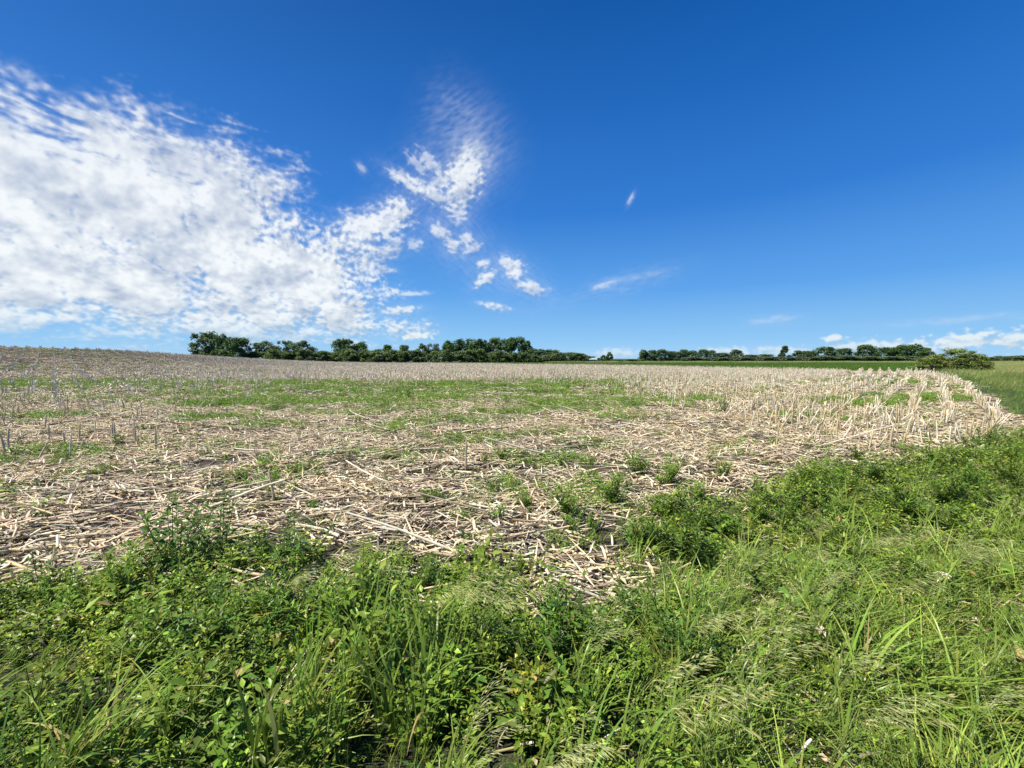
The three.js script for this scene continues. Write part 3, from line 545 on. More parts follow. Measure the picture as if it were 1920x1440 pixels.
const G = {
  bush: times(4, () => bushyWeed(0.34, 0.95, 130, 0.066, LEAF)),
  bushDark: times(3, () => bushyWeed(0.42, 0.75, 150, 0.072, LEAF_DARK, 0.38)),
  lime: times(3, () => bushyWeed(0.2, 1.2, 130, 0.05, LEAF_LIME, 0.5)),
  feather: times(4, () => featheryWeed(0.30, 8, 40, [0.13, 0.222, 0.024])),
  wide: times(4, () => grassTuft(16, 0.46, 0.0115, GRASS, 0.42, 1.6, 0.12, 0.06, 8)),
  fine: times(4, () => grassTuft(36, 0.36, 0.0062, [0.20, 0.28, 0.045], 0.5, 1.6, 0.75, 0.09, 6)),
  lowField: times(3, () => groundCover(70, 0.16, 0.042, 0.10, [0.14, 0.255, 0.025])),
  bigLeaf: times(3, () => bushyWeed(0.26, 1.25, 44, 0.11, [0.125, 0.21, 0.03], 0.34)),
  upright: times(3, () => grassTuft(12, 0.6, 0.0105, GRASS, 0.2, 0.8, 0.05, 0.05, 8)),
  low: times(4, () => groundCover(70, 0.16, 0.042, 0.10, LEAF)),
  lowGrass: times(3, () => grassTuft(34, 0.17, 0.006, [0.15, 0.285, 0.024], 0.7, 1.1, 0.2, 0.1, 4)),
  meadow: times(4, () => { const b = bromeParts(7, 0.72, 1.0); return mergeGeometries([grassTuft(46, 0.55, 0.008, [0.165, 0.25, 0.045], 0.4, 1.3, 0.5, 0.22, 4), b.head, b.stem]); }),
  meadowFar: times(3, () => { const B = new Buf(); for (let k = 0; k < 60; k++) { const r = 0.75 * Math.sqrt(R()), a = rr(0, 6.28); blade(B, [Math.cos(a) * r, 0, Math.sin(a) * r], rr(-0.9, 0.9), rr(0.05, 0.5), rr(0.4, 1.2), rr(0.3, 0.75), 0.02, 3, vary(R() < 0.33 ? [0.30, 0.29, 0.13] : [0.145, 0.22, 0.04], 0.2, 0.06)); } return B.geo(); }),
  crop: times(3, () => { const B = new Buf(); for (let k = 0; k < 40; k++) blade(B, [rr(-0.5, 0.5), 0, rr(-0.14, 0.14)], rr(0, 6.28), rr(0.1, 0.6), rr(0.3, 1.2), rr(0.14, 0.3), 0.03, 3, vary([0.08, 0.165, 0.016], 0.18, 0.05)); return B.geo(); }),
};
const tint = (a = 0.16) => vary([1, 1, 1], a, 0.06);
const hole = (x, f) => ((x + 0.1) / 0.14) ** 2 + ((f - 1.68) / 0.15) ** 2 < 1 || ((x + 1.25) / 0.2) ** 2 + ((f - 2.45) / 0.16) ** 2 < 1;
const strawGap = (x, f) => ((x - 0.52) / 0.18) ** 2 + ((f - 2.75) / 0.36) ** 2 < 1;
{
  const P = { bush: [], bushDark: [], lime: [], feather: [], wide: [], fine: [], low: [], bigLeaf: [], upright: [] };
  const put = (k, x, f, s, hs = 1, t = 0.18) => P[k].push([x, ground(x, f) - 0.006, f, s * clamp(0.92 + 1.05 * fbm(x * 1.3 + 6, f * 1.3, 3), 0.42, 1.5), k === 'fine' || k === 'wide' || k === 'upright' ? rr(-0.5, 0.5) : rr(0, 6.28), rr(-0.1, 0.1), rr(-0.1, 0.1), tint(t), hs]);
  const limes = [[-1.75, 2.5, 0.3], [-1.35, 2.15, 0.22], [-2.4, 2.55, 0.25], [-1.0, 2.0, 0.25], [-2.2, 2.0, 0.3], [0.0, 2.55, 0.3], [-0.5, 2.35, 0.2], [2.4, 3.4, 0.35], [3.2, 3.7, 0.3], [2.0, 3.2, 0.35]];
  // the verge the camera stands in
  for (let f = 0.45; f < 9; f += 0.078) for (let x = -9; x < 14; x += 0.078) {
    const px = x + rr(-0.06, 0.06), pf = f + rr(-0.06, 0.06);
    if (Math.abs(px) > pf * 1.3 + 0.9) continue;
    const v = -sd(field, px, pf);
    if (v < -0.12 || hole(px, pf) || (strawGap(px, pf) && R() < 0.85)) continue;
    const d = Math.hypot(px, pf), edge = sstep(-0.1, 0.45, v), thin = d > 4.5 ? 0.6 : 1;
    if (R() > edge * thin) continue;
    const limey = limes.some(([cx, cf, r]) => Math.hypot(px - cx, pf - cf) < r * (1 + 0.5 * n2(px * 3, pf * 3)));
    const z1 = fbm(px * 0.85 + 3, pf * 0.85, 3), z2 = fbm(px * 0.7 - 9, pf * 0.7 + 4, 3, n2b), u = R();
    const leftSide = sstep(0.55, -0.1, px + 0.25 * (2 - pf)), nearCam = sstep(1.75, 1.25, pf + 0.2 * px);
    if (R() < 0.035 && pf > 1.3) { put('bigLeaf', px, pf, rr(0.6, 1.1)); continue; }
    if (R() < 0.09 && z2 < -0.05 && px < 1) { put('bushDark', px, pf, rr(0.55, 0.9)); continue; }
    if (px > -0.95 && px < -0.26 && pf > 1.35 && pf < 1.95 && R() < 0.36) { put('upright', px, pf, rr(0.7, 1.0)); continue; }
    if (R() < 0.05 && z1 > 0.05) { put('upright', px, pf, rr(0.45, 0.7)); continue; }
    if (px > 1.1 && pf > 2.9 + 0.2 * (px - 1.1)) {  // strip of tall weeds along the field
      const sparse = fbm(px * 0.8, pf * 0.8 + 20, 2) < -0.1; if (v < 1.2 && px < 4.5 && R() < 0.55 - 0.35 * v) continue;
      if (u < 0.20) put('low', px, pf, rr(0.8, 1.3));
      else if (u < 0.36 && !sparse) put('feather', px, pf, rr(0.6, 1.1), rr(0.8, 1.1));
      else if (u < 0.54 && (z1 > -0.15 || limey)) put(limey ? 'lime' : 'bush', px, pf, rr(0.55, 0.95));
      else if (u < 0.64 && z2 > 0.1 && v > 1) put('fine', px, pf, rr(0.7, 1.1));
    } else if (leftSide > R() * 0.9 + 0.05 && nearCam < 0.75) {  // broad-leaved weeds
      if (u < 0.40) put(limey || z1 > 0.34 ? 'lime' : 'bush', px, pf, rr(0.5, 0.95) * (0.65 + 0.35 * edge));
      else if (u < 0.62) put('low', px, pf, rr(0.8, 1.3));
      else if (u < 0.70 && z2 > 0) put('wide', px, pf, rr(0.45, 0.8));
      else if (u < 0.73) put('feather', px, pf, rr(0.6, 0.9));
    } else if (px > 0.7) {  // fine grass laid over by the wind
      if (u < 0.46) put('fine', px, pf, rr(0.65, 1.15), rr(0.75, 1.0));
      else if (u < 0.58) put('wide', px, pf, rr(0.4, 0.8));
      else if (u < 0.66) put('bush', px, pf, rr(0.4, 0.7));
      else if (u < 0.80) put('low', px, pf, rr(0.8, 1.2));
    } else {  // mixed grass
      if (u < 0.26) put('wide', px, pf, rr(0.45, 0.85));
      else if (u < 0.38) put('fine', px, pf, rr(0.5, 0.9));
      else if (u < 0.58) put('low', px, pf, rr(0.8, 1.3));
      else if (u < 0.72) put('bush', px, pf, rr(0.45, 0.8));
    }
  }
  scatter('leafy_weeds', G.bush, leafMat, P.bush, 'dense leafy green weeds covering the near verge', 'weeds');
  scatter('dark_weeds', G.bushDark, leafMat, P.bushDark, 'darker leafy weeds in patches of the near verge', 'weeds');
  scatter('long_leaved_weeds', G.bigLeaf, leafMat, P.bigLeaf, 'long leaved weeds scattered in the near verge', 'weeds');
  scatter('upright_grass', G.upright, grassMat, P.upright, 'upright grass tufts around the dark gap and in the verge', 'grass');
  scatter('lime_weeds', G.lime, leafMat, P.lime, 'yellow green low weeds in the left of the verge', 'weeds');
  scatter('feathery_weeds', G.feather, leafMat, P.feather, 'upright narrow leaved weeds along the field edge', 'weeds');
  scatter('broad_blade_grass', G.wide, grassMat, P.wide, 'broad bladed grass in the near verge', 'grass');
  scatter('fine_grass', G.fine, grassMat, P.fine, 'fine windswept grass laid over in the right of the verge', 'grass');
  scatter('ground_cover', G.low, leafMat, P.low, 'small leaved ground cover under the verge grass', 'ground cover');
  console.log(Object.entries(P).map(([k, v]) => k + ' ' + v.length).join(', '));
}
{ // green growth in the stubble
  const low = [], grass = [], weedsFar = [];
  for (let f = 2.4; f < 30; f += 0.2) for (let x = -38; x < 34; x += 0.2) {
    if (f > 16 && R() < 0.3) continue;
    const px = x + rr(-0.1, 0.1), pf = f + rr(-0.1, 0.1);
    if (!inView(px, pf)) continue;
    const w = weed(px, pf);
    if (R() > w * 1.5 + 0.035 || sd(field, px, pf) < 0.1) continue;
    (R() < 0.62 ? grass : low).push([px, ground(px, pf) - 0.004, pf, rr(0.8, 1.5) * (pf > 13 ? 1.3 : 1), rr(0, 6.28), 0, 0, tint(0.2), rr(0.7, 1.3)]);
  }
  for (let f = 26; f < 95; f += 0.8) for (let x = -110; x < 60; x += 0.8) {
    const px = x + rr(-0.4, 0.4), pf = f + rr(-0.4, 0.4);
    if (!inView(px, pf) || R() > weed(px, pf) * 1.2 || sd(field, px, pf) < 0.3) continue;
    weedsFar.push([px, ground(px, pf), pf, rr(0.4, 0.7), rr(0, 6.28), 0, 0, [0.85, 1.02, 0.7], 0.7]);
  }
  const up = [];
  for (let k = 0; k < 900; k++) { const f = 2.8 + 13 * R() * R() + 2 * R(), x = rr(-1.3, 1.3) * f; if (sd(field, x, f) < 0.1 || isBare(x, f)) continue; const near = sd(field, x, f), p = 0.10 + 0.5 * weed(x, f) + 0.55 * sstep(2.2, 0.2, near) * (x > -1.2 ? 1 : 0.4); if (R() < p) up.push([x, ground(x, f) - 0.004, f, rr(0.3, 0.8), rr(0, 6.28), 0, 0, tint(0.2), rr(0.7, 1.1)]); }
  scatter('upright_field_weeds', [...G.feather.slice(0, 2), G.bush[0], ...G.lowGrass], leafMat, up, 'small separate weeds scattered through the near litter', 'weeds');
  scatter('field_weeds', G.lowField, leafMat, low, 'low green weeds coming up through the stubble', 'weeds');
  scatter('field_grass', G.lowGrass, grassMat, grass, 'short green grass in patches across the stubble', 'grass');
  scatter('far_field_weeds', G.meadowFar, grassMat, weedsFar, 'green bands of weeds far out in the stubble', 'weeds');
}
{ // rough grass beyond the field's long edge, and the green crop behind the field
  const near = [], far = [], rows = [];
  for (let f = 5.5; f < 34; f += 0.36) for (let x = 7; x < 46; x += 0.36) {
    const px = x + rr(-0.2, 0.2), pf = f + rr(-0.2, 0.2);
    if (!inView(px, pf, 2)) continue;
    const v = -sd(field, px, pf);
    if (v < 0.25 || (px < 9 && pf < 7) || R() < 0.3) continue;
    near.push([px, ground(px, pf), pf, rr(0.6, 1.05) * (0.55 + 0.45 * sstep(0.2, 3.5, v)), rr(-0.5, 0.5), 0, 0, vary(v < 3 ? [0.62, 0.78, 0.6] : [0.85, 0.82, 0.85], 0.15, 0.06), rr(0.8, 1.05)]);
  }
  for (let f = 20; f < 230; f += 1.25 + f * 0.008) for (let x = 18; x < 330; x += 1.25 + f * 0.008) {
    const px = x + rr(-0.7, 0.7), pf = f + rr(-0.7, 0.7);
    if (!inView(px, pf, 3) || sd(field, px, pf) > -0.8 || sd(crop, px, pf) > -0.5 || Math.hypot(px, pf) < 30) continue;
    far.push([px, ground(px, pf), pf, rr(0.8, 1.2) * (1 + pf * 0.004), rr(-0.6, 0.6), 0, 0, vary([0.85, 0.85, 0.8], 0.2, 0.06), rr(0.5, 0.9)]);
  }
  const cd = [-Math.sin(38 * D2R), Math.cos(38 * D2R)], cn = [cd[1], -cd[0]];
  for (let i = -20; i < 260; i++) for (let t = -60; t < 190; t += 1) {
    const px = 30 + cd[0] * t + cn[0] * i * 0.76, pf = 50 + cd[1] * t + cn[1] * i * 0.76;
    if (!inView(px, pf, 3) || pf > 150 || sd(crop, px, pf) < 0.2 || (pf > 90 && R() < 0.5)) continue;
    rows.push([px, ground(px, pf), pf, 1, Math.atan2(cd[1], cd[0]), 0, 0, tint(0.14), rr(0.8, 1.2)]);
  }
  scatter('meadow_grass', G.meadow, grassMat, near, 'tall rough grass with pale seed heads beyond the field edge', 'grass');
  scatter('far_meadow_grass', G.meadowFar, grassMat, far, 'rough grassland stretching away at the right', 'grass');
  scatter('green_crop', G.crop, grassMat, rows, 'strip of dark green young crop behind the stubble', 'crop');
  console.log('meadow', near.length, far.length, rows.length);
}

// single plants one can point at
function plant(name, geo, mat, x, f, s, label, category, part, hs = 1, turn = rr(0, 6.28)) {
  const o = new THREE.Group(); o.name = numbered(name); o.position.set(x, ground(x, f) - 0.004, -f); o.rotation.y = turn; o.scale.set(s, s * hs, s); if (name === 'tall_weed') o.scale.y *= rr(0.65, 0.95);
  const m = shade(new THREE.Mesh(geo, mat)); m.name = part; o.add(m); tag(o, label, category); scene.add(o);
  return o;
}
{
  const tall = times(3, () => mergeGeometries([featheryWeed(0.34, 16, 46, [0.10, 0.178, 0.022]), bushyWeed(0.30, 1.1, 130, 0.06, LEAF)]));
  const clump = times(3, () => mergeGeometries([featheryWeed(0.3, 9, 40, [0.15, 0.25, 0.03]), grassTuft(26, 0.28, 0.009, GRASS, 0.7, 1.2, 0.2, 0.06, 5)]));
  const leafy = times(3, () => bushyWeed(0.28, 1.0, 200, 0.06, LEAF_DARK));
  plant('weed_clump', tall[0], leafMat, 1.28, 3.0, 1.3, 'large bushy dark green weed beside the straw gap in the verge', 'weed', 'foliage');
  plant('weed_clump', tall[1], leafMat, 1.05, 3.12, 0.9, 'smaller bushy weed touching the large one beside the straw gap', 'weed', 'foliage');
  plant('weed_clump', clump[0], leafMat, 0.14, 4.15, 0.8, 'small dark green weed clump nearest the centre of the litter', 'weed', 'foliage');
  plant('weed_clump', clump[1], leafMat, 0.58, 3.85, 1.25, 'light green weed clump left of the bare soil, closest to the verge', 'weed', 'foliage');
  plant('weed_clump', clump[2], leafMat, 1.06, 4.25, 1.2, 'upright weed clump just in front of the bare soil patch', 'weed', 'foliage');
  plant('weed_clump', clump[0], leafMat, 1.66, 5.4, 1.2, 'upright weed clump just behind the bare soil patch', 'weed', 'foliage');
  plant('weed_clump', clump[1], leafMat, 1.85, 4.95, 1.3, 'leftmost tall weed clump of the strip along the field edge', 'weed', 'foliage');
  plant('weed_clump', clump[2], leafMat, 2.72, 5.2, 0.9, 'weed clump poking into the litter above the verge strip', 'weed', 'foliage');
  plant('weed_clump', clump[0], leafMat, -0.98, 7.5, 1.0, 'green clump alone in the middle distance of the litter', 'weed', 'foliage', 0.6);
  plant('leafy_weed', leafy[0], leafMat, -6.83, 7.1, 1.0, 'round broad leaved weed beside grey standing stalks at the left', 'weed', 'foliage');
  plant('leafy_weed', leafy[1], leafMat, -7.05, 12.1, 1.2, 'dark leafy weed in the left middle distance', 'weed', 'foliage');
  plant('leafy_weed', leafy[2], leafMat, -6.7, 8.9, 1.0, 'low dark leafy weed behind the grey standing stalks', 'weed', 'foliage', 0.7);
  plant('leafy_weed', leafy[0], leafMat, 5.96, 11.5, 1.4, 'grey green weed among stubble right of the centre', 'weed', 'foliage', 1.2);
  plant('leafy_weed', leafy[1], leafMat, 6.05, 19.5, 1.9, 'tall grey green weed in the far weedy band', 'weed', 'foliage', 1.2);
  plant('leafy_weed', leafy[2], leafMat, -3.9, 15.5, 1.5, 'dark weed at the near rim of the weedy band', 'weed', 'foliage', 1.0);
  plant('leafy_weed', G.bushDark[0], leafMat, -2.62, 3.15, 1.45, 'tall dark leafy weed at the verge edge on the left', 'weed', 'foliage');
  plant('leafy_weed', G.bushDark[1], leafMat, -2.25, 3.1, 1.35, 'dark leafy weed right next to the tall one on the left', 'weed', 'foliage');
  plant('leafy_weed', G.bushDark[2], leafMat, -2.42, 2.85, 1.3, 'dark leafy weed in front of the tall pair on the left', 'weed', 'foliage');
  plant('leafy_weed', G.bushDark[0], leafMat, -1.55, 2.85, 1.25, 'dark leafy weed over the shaded hollow left of centre', 'weed', 'foliage');
  plant('leafy_weed', G.bushDark[1], leafMat, -3.2, 2.35, 0.95, 'dark leafy weed at the left end of the verge edge', 'weed', 'foliage');
  const spots = [[3.3, 4.4], [4.4, 4.9], [5.2, 5.4], [6.1, 5.6], [7.0, 6.1], [3.9, 3.9], [2.9, 3.6], [8.0, 6.5], [9.2, 7.3], [5.9, 4.7]], ord = ['first', 'second', 'third', 'fourth', 'fifth', 'sixth', 'seventh', 'eighth', 'ninth', 'tenth'];
  spots.sort((a, b) => a[0] / a[1] - b[0] / b[1]).forEach(([x, f], i) => plant('tall_weed', tall[i % 3], leafMat, x, f, rr(0.75, 1.0), `${ord[i]} tall bushy weed from the left in the right verge strip`, 'weed', 'foliage'));
  // bowed seed-head grass
  const brome = times(5, () => bromeParts(5, 0.62, 1.75));
  const bs = [[0.62, 1.42], [0.42, 1.35], [0.85, 1.5], [1.12, 1.35], [1.32, 1.62], [0.78, 1.85], [1.5, 1.95], [1.05, 2.1], [-0.22, 1.2], [0.05, 1.22], [1.75, 2.5], [1.95, 2.2], [2.3, 2.7], [1.3, 2.35], [2.75, 2.6], [3.3, 3.2], [2.1, 1.75], [1.75, 1.5], [-0.42, 1.95], [-0.3, 2.1], [-0.15, 2.0], [-1.35, 2.3], [-1.2, 2.45], [3.9, 3.0], [3.0, 2.1], [2.6, 2.1], [0.25, 1.72], [4.4, 3.6], [3.6, 2.7], [1.6, 2.2], [2.45, 2.35], [3.4, 2.4], [2.0, 2.9], [2.9, 3.0], [4.1, 3.3], [0.95, 1.7], [1.25, 1.9], [5.0, 3.9], [4.7, 3.4]];
  const named = [];
  bs.forEach(([x, f]) => {
    const b = brome[Math.floor(R() * 5)], o = new THREE.Group(); o.name = numbered('brome_grass');
    o.position.set(x, ground(x, f) - 0.004, -f); o.rotation.y = rr(-0.35, 0.45); const s = rr(0.72, 1.0); o.scale.setScalar(s);
    for (const [n, g] of [['stem', b.stem], ['seed_head', b.head], ['leaf', b.leaves]]) { const m = shade(new THREE.Mesh(g, grassMat)); m.name = n; o.add(m); }
    const where = x < -0.8 ? 'in the hollow left of centre' : x < 0.2 ? 'around the dark gap' : f < 1.7 ? 'along the bottom edge' : 'in the windswept right verge';
    named.push({ o, x, f, one: 'bowed seed head grass ' + where, many: 'bowed seed head grasses ' + where, group: 'bowed seed head grasses' }); scene.add(o);
  });
  labelAll(named, 'grass plant');
  // broad single blades arching in the near corner
  const arch = () => { const B = new Buf(); for (let k = 0; k < 5; k++) blade(B, [rr(-0.03, 0.03), 0, rr(-0.03, 0.03)], rr(-0.6, 0.9) + (k === 4 ? 2.6 : 0), rr(0.3, 0.6), rr(1.2, 1.9), rr(0.45, 0.7), rr(0.012, 0.016), 12, vary([0.15, 0.25, 0.045], 0.12), rr(-0.5, 0.5)); return B.geo(); };
  plant('reed_grass', arch(), grassMat, 1.05, 1.22, 1.0, 'broad arching grass blades at the bottom right edge', 'grass plant', 'blades', 1, 0);
  plant('reed_grass', arch(), grassMat, 0.72, 1.75, 0.85, 'broad arching grass blades beside the bowed seed heads, right of centre', 'grass plant', 'blades', 1, 0.2);
  plant('reed_grass', arch(), grassMat, 0.22, 1.32, 0.85, 'broad upright grass blades right of the dark gap', 'grass plant', 'blades', 1, 1.2);
  plant('reed_grass', arch(), grassMat, -0.48, 1.72, 0.85, 'broad drooping grass blades left of the dark gap', 'grass plant', 'blades', 1, 0.4);
  [[-0.34, 1.72], [-0.36, 1.58], [-0.42, 1.85], [-0.3, 1.9], [-0.5, 1.62]].forEach(([x, f], i) => plant('tall_grass', G.wide[i % 4], grassMat, x, f, 1.2, `${ordinal(i)} tall grass tuft on the left rim of the dark gap`, 'grass plant', 'blades', 1.1));
  // scraps of husk in the right verge
  const husk = () => { const B = new Buf(); for (let k = 0; k < 9; k++) { const a = rr(0, 6.28); leaf(B, [0, 0.02 + k * 0.004, 0], [Math.cos(a), rr(0, 0.9), Math.sin(a)], rr(0.06, 0.12), rr(0.03, 0.05), vary([0.66, 0.57, 0.42], 0.15, 0.03), 0.3, 0.5); } return B.geo(); };
  plant('corn_husk', husk(), strawMat, 1.55, 1.98, 0.45, 'pale corn husk lying in the near right grass', 'husk', 'husk_leaves').position.y += 0.16;
  plant('corn_husk', husk(), strawMat, 2.72, 2.52, 0.6, 'white corn husk lying in the grass at the right', 'husk', 'husk_leaves').position.y += 0.16;
}

// ---------------------------------------------------------------- trees, each with trunk, limbs and a crown of leaf clumps (unit height and width, scaled)
function treeParts(kind) {
  const crown = new Buf(), wood = new Buf(), green = { airy: [0.10, 0.175, 0.04], round: [0.078, 0.165, 0.03], tall: [0.082, 0.17, 0.032], spruce: [0.05, 0.11, 0.03], shrub: [0.125, 0.205, 0.034], hedge: [0.085, 0.165, 0.03], pale: [0.36, 0.36, 0.27], near: [0.22, 0.29, 0.03] }[kind];
  const low = kind === 'shrub' || kind === 'hedge' || kind === 'pale' || kind === 'near', trunkTop = low ? 0.25 : kind === 'airy' ? 0.55 : 0.4, wc = [1, 1, 1];
  if (!low) tube(wood, [[0, -0.03, 0], [rr(-0.02, 0.02), trunkTop * 0.5, rr(-0.02, 0.02)], [rr(-0.04, 0.04), trunkTop, 0], [0, 0.9, 0]], [0.03, 0.023, 0.017, 0.004], 6, [wc, wc, wc, wc]);
  else for (let k = 0; k < 4; k++) tube(wood, [[rr(-0.05, 0.05), -0.03, rr(-0.05, 0.05)], [rr(-0.2, 0.2), 0.3, rr(-0.2, 0.2)], [rr(-0.3, 0.3), 0.7, rr(-0.3, 0.3)]], [0.02, 0.013, 0.004], 4, [wc, wc, wc]);
  const n = { airy: 40, round: 58, tall: 54, spruce: 44, shrub: 34, hedge: 44, pale: 24, near: 66 }[kind];
  for (let k = 0; k < n; k++) {
    const a = rr(0, 6.28); let y, rad;
    if (kind === 'spruce') { y = rr(0.06, 0.97); rad = 0.5 * (1 - y) * rr(0.5, 1.05); }
    else if (kind === 'hedge') { y = rr(0.12, 0.82); rad = rr(0, 0.5); }
    else if (kind === 'tall') { y = rr(0.12, 0.95); rad = 0.48 * Math.pow(Math.max(0, 1 - ((y - 0.52) / 0.5) ** 2), 0.4) * Math.sqrt(rr(0.15, 1)); }
    else if (low) { y = rr(0.08, 0.92); rad = 0.5 * Math.pow(Math.max(0, 1 - (y / 1.02) ** 2), 0.5) * Math.sqrt(rr(0.1, 1)); }
    else { const y0 = kind === 'airy' ? 0.22 : 0.03; y = rr(y0, 0.95); const m = (y - y0) / (0.97 - y0); rad = 0.48 * Math.pow(Math.max(0, 1 - ((m - 0.36) / 0.68) ** 2), 0.5) * Math.sqrt(rr(0.12, 1)); }
    const cx = Math.cos(a) * rad, cz = Math.sin(a) * rad * (kind === 'hedge' ? 0.6 : 1), cr = { airy: 0.11, round: 0.14, tall: 0.12, spruce: 0.10, shrub: 0.17, hedge: 0.19, pale: 0.17, near: 0.11 }[kind] * rr(0.7, 1.25), tone = vary(green, 0.22, 0.08);
    if (!low && R() < (kind === 'airy' ? 0.6 : 0.2)) { const b = Math.max(0.12, y - 0.18); tube(wood, [[0, b, 0], [cx * 0.6, (b + y) / 2, cz * 0.6], [cx, y, cz]], [0.011, 0.007, 0.002], 4, [wc, wc, wc]); }
    const leaves = kind === 'airy' ? 60 : kind === 'near' ? 110 : 80, sz = kind === 'near' ? 0.04 : 0.075;
    for (let j = 0; j < leaves; j++) {
      const u = rr(-1, 1), b = rr(0, 6.28), q = Math.sqrt(1 - u * u), r = cr * Math.cbrt(rr(0.08, 1)), p = [cx + q * Math.cos(b) * r, y + u * r * 0.8, cz + q * Math.sin(b) * r], e = rr(0, 6.28), t = rr(-0.9, 0.5);
      leaf(crown, p, [Math.cos(e) * Math.cos(t), Math.sin(t), Math.sin(e) * Math.cos(t)], sz * rr(0.7, 1.3), sz * rr(0.6, 0.9), vary(tone, 0.2, 0.06), 0.1);
    }
  }
  return { crown: crown.geo(), wood: wood.geo() };
}
const treeProtos = {};
for (const k of ['airy', 'round', 'tall', 'spruce', 'shrub', 'hedge', 'pale', 'near']) treeProtos[k] = times({ round: 4, shrub: 3, tall: 3, airy: 3, near: 3, hedge: 2 }[k] ?? 1, () => treeParts(k));
function tree(name, kind, x, f, h, w, label, category, group) {
  const p = pick(treeProtos[kind]), o = new THREE.Group(); o.name = numbered(name);
  const t = shade(new THREE.Mesh(p.wood, barkMat)), c = shade(new THREE.Mesh(p.crown, treeMat)); t.name = 'trunk'; c.name = 'crown';
  o.add(t, c); o.position.set(x, ground(x, f) - 0.02, -f); o.scale.set(w * 1.14, h * 1.03, w * 1.14); if (kind !== 'hedge') o.rotation.y = rr(0, 6.28);
  tag(o, label, category, group); scene.add(o);
  return o;
}
const belts = {
left: [[-224.4,302.4,22.8,16.5,"airy"], [-210.2,298.8,19.4,11.6,"round"], [-195.0,293.4,17.2,16.0,"round"], [-188.9,298.8,6.7,7.7,"shrub"], [-185.9,309.6,15.6,17.2,"airy"], [-170.8,297.0,8.2,9.2,"shrub"], [-171.2,313.2,17.4,13.0,"airy"], [-161.4,295.2,7.4,7.6,"shrub"], [-155.8,306.0,15.5,17.4,"airy"], [-141.7,306.0,8.3,11.5,"shrub"], [-136.7,313.2,7.7,8.1,"shrub"], [-124.5,309.6,16.8,18.0,"round"], [-117.5,320.4,14.8,10.8,"round"], [-106.4,298.8,9.0,10.1,"shrub"], [-99.9,306.0,9.9,11.1,"shrub"], [-95.2,316.8,13.0,8.2,"round"], [-83.8,302.4,8.7,8.6,"shrub"], [-83.8,320.4,12.7,8.3,"round"], [-70.7,302.4,8.7,13.7,"shrub"]],
grove: [[-68.3,316.8,13.9,10.3,"airy"], [-61.3,324.0,15.4,10.1,"airy"], [-48.8,327.6,16.4,14.4,"tall"], [-45.0,302.4,7.1,10.2,"shrub"], [-38.0,331.2,17.8,14.2,"tall"], [-34.8,298.8,7.4,10.8,"shrub"], [-26.9,324.0,17.5,13.4,"tall"], [-24.3,302.4,5.9,11.0,"shrub"], [-16.0,334.8,19.3,14.7,"tall"], [-13.5,306.0,6.8,11.1,"shrub"], [-5.3,327.6,18.1,12.3,"tall"], [-3.5,302.4,6.3,10.2,"shrub"], [4.2,320.4,19.4,12.5,"tall"], [11.2,331.2,16.5,8.6,"tall"], [6.3,302.4,6.7,11.0,"shrub"]],
low: [[18.1,316.8,9.8,16.4,"round"], [30.3,320.4,9.4,14.1,"round"], [41.7,316.8,7.3,12.7,"round"], [41.4,298.8,3.6,7.0,"pale"], [51.3,313.2,6.4,10.1,"round"], [58.3,316.8,4.8,4.9,"round"], [63.3,320.4,4.4,4.6,"round"], [68.0,324.0,3.2,3.4,"round"], [71.2,320.4,5.3,4.6,"round"], [74.5,316.8,7.3,5.3,"round"]],
hedge: [[75.4,288.0,2.2,9.7,"hedge"], [85.1,288.0,2.6,11.2,"hedge"], [128.7,288.0,4.3,14.9,"hedge"], [142.9,288.0,4.3,15.7,"hedge"], [158.2,288.0,4.7,16.4,"hedge"], [173.8,288.0,4.7,16.4,"hedge"], [189.5,288.0,4.7,16.4,"hedge"], [205.2,288.0,4.7,16.4,"hedge"], [220.1,288.0,5.0,14.9,"hedge"], [234.7,288.0,5.4,15.7,"hedge"], [249.6,288.0,5.0,15.7,"hedge"], [264.5,288.0,5.0,15.7,"hedge"], [279.8,288.0,5.4,16.4,"hedge"]],
right: [[95.8,298.8,8.6,7.4,"round"], [102.0,302.4,8.7,8.2,"round"], [108.6,298.8,9.0,8.1,"round"], [116.5,302.4,7.9,7.4,"round"], [120.4,298.8,7.4,6.2,"round"], [125.7,302.4,9.1,6.3,"round"], [130.8,298.8,8.2,9.3,"round"], [140.2,302.4,9.1,7.8,"round"], [145.5,298.8,8.6,5.4,"round"], [154.5,302.4,6.7,11.4,"round"], [162.6,298.8,9.0,8.5,"round"], [174.5,302.4,5.5,12.1,"round"], [184.6,298.8,5.9,12.4,"round"], [197.2,298.8,11.7,11.2,"spruce"], [209.4,302.4,8.7,6.7,"round"], [214.2,298.8,8.2,9.7,"round"], [223.7,295.2,10.8,13.0,"round"], [239.0,298.8,10.1,12.8,"round"], [252.8,295.2,12.3,11.5,"round"], [267.8,298.8,10.9,10.1,"round"], [275.6,298.8,10.9,7.7,"round"], [278.9,295.2,12.3,8.0,"round"], [287.7,295.2,12.7,12.6,"round"], [299.4,298.8,10.9,8.1,"round"]],
};
const kindWords = { airy: ['tree', 'open crowned tree', 'tree'], round: ['tree', 'round crowned dark tree', 'tree'], tall: ['tree', 'tall dense tree', 'tree'], spruce: ['spruce_tree', 'pointed dark conifer', 'tree'], shrub: ['shrub', 'low green shrub', 'shrub'], hedge: ['hedge_shrub', 'dark hedge shrub', 'shrub'], pale: ['shrub', 'pale blossoming shrub', 'shrub'] };
const beltWords = { left: 'the left part of the tree line', grove: 'the tall grove in the middle', low: 'the low trees right of the grove', hedge: 'the hedge behind the green crop', right: 'the right tree line behind the crop' };
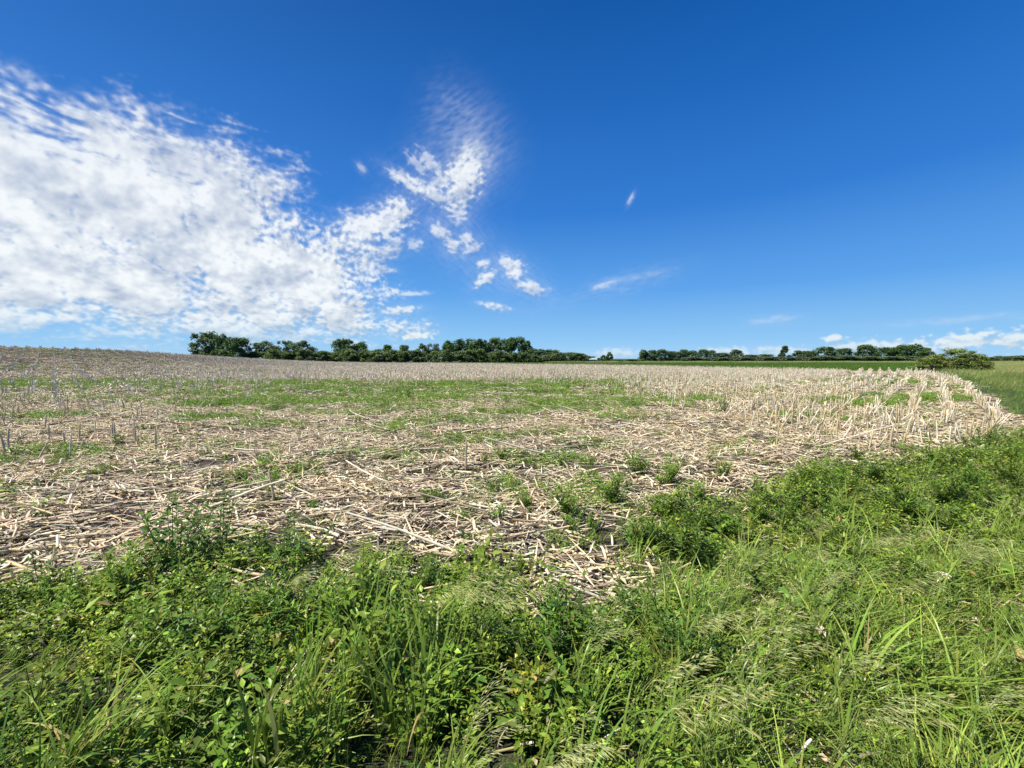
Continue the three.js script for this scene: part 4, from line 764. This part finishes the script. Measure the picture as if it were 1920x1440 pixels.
for (const [belt, list] of Object.entries(belts)) {
  const count = {};
  [...list].sort((a, b) => a[0] / a[1] - b[0] / b[1]).forEach(([x, f, h, w, kind]) => {
    const [name, words, cat] = kindWords[kind]; count[kind] = (count[kind] ?? 0) + 1;
    tree(name, kind, x, f, h, w, `${ordinal(count[kind] - 1)} ${words} from the left in ${beltWords[belt]}`, cat, name === 'tree' ? 'trees behind the field' : 'shrubs behind the field');
  });
}
// low growth filling the foot of the tree line
{
  const fill = []; for (let c = -226; c < 53; c += 8.1) fill.push([c + rr(-2, 2), rr(292, 302), rr(7.2, 10) * (c > 9 ? 0.75 : 1), rr(9, 12.5)]);
  fill.forEach(([x, f, h, w], i) => tree('undergrowth_shrub', 'shrub', x, f, h, w, `${ordinal(i)} undergrowth shrub from the left along the foot of the tree line`, 'shrub', 'undergrowth at the foot of the tree line'));
  [[575, 500, 6], [600, 505, 7.5], [622, 510, 6], [640, 520, 8], [668, 530, 6.5]].forEach(([x, f, h], i) => tree('far_shrub', 'shrub', x, f, h, 22, `${ordinal(i)} far dark shrub from the left on the right horizon`, 'shrub', 'shrubs on the right horizon'));
  const o = new THREE.Group(); o.name = 'shed'; o.position.set(61.5, ground(61.5, 316), -316);
  const wall = shade(new THREE.Mesh(new THREE.BoxGeometry(6.4, 2.0, 5), new THREE.MeshStandardMaterial({ color: new THREE.Color().setRGB(0.3, 0.34, 0.33), roughness: 0.8 }))); wall.position.y = 1.0; wall.name = 'wall';
  const sh = new THREE.Shape([new THREE.Vector2(-2.9, 0), new THREE.Vector2(2.9, 0), new THREE.Vector2(0, 1.3)]), roof = shade(new THREE.Mesh(new THREE.ExtrudeGeometry(sh, { depth: 6.8, bevelEnabled: false }), new THREE.MeshStandardMaterial({ color: new THREE.Color().setRGB(0.36, 0.42, 0.40), roughness: 0.6 }))); roof.rotation.y = Math.PI / 2; roof.position.set(-3.4, 2.003, 0); roof.name = 'roof';
  o.add(wall, roof); tag(o, 'small pale shed in the gap between the low trees', 'shed'); scene.add(o);
}
tree('bush', 'near', 53.4, 49.5, 2.8, 3.7, 'largest yellow green bush beyond the far right field corner', 'bush');
tree('bush', 'near', 55.9, 50.0, 2.2, 3.0, 'right one of the yellow green bushes beyond the field corner', 'bush');
tree('bush', 'near', 50.2, 49.5, 1.6, 2.8, 'low left one of the yellow green bushes beyond the field corner', 'bush');
tree('bush', 'near', 51.9, 50.6, 2.0, 2.2, 'bush squeezed behind the largest yellow green bush', 'bush');

renderer.render(scene, camera);
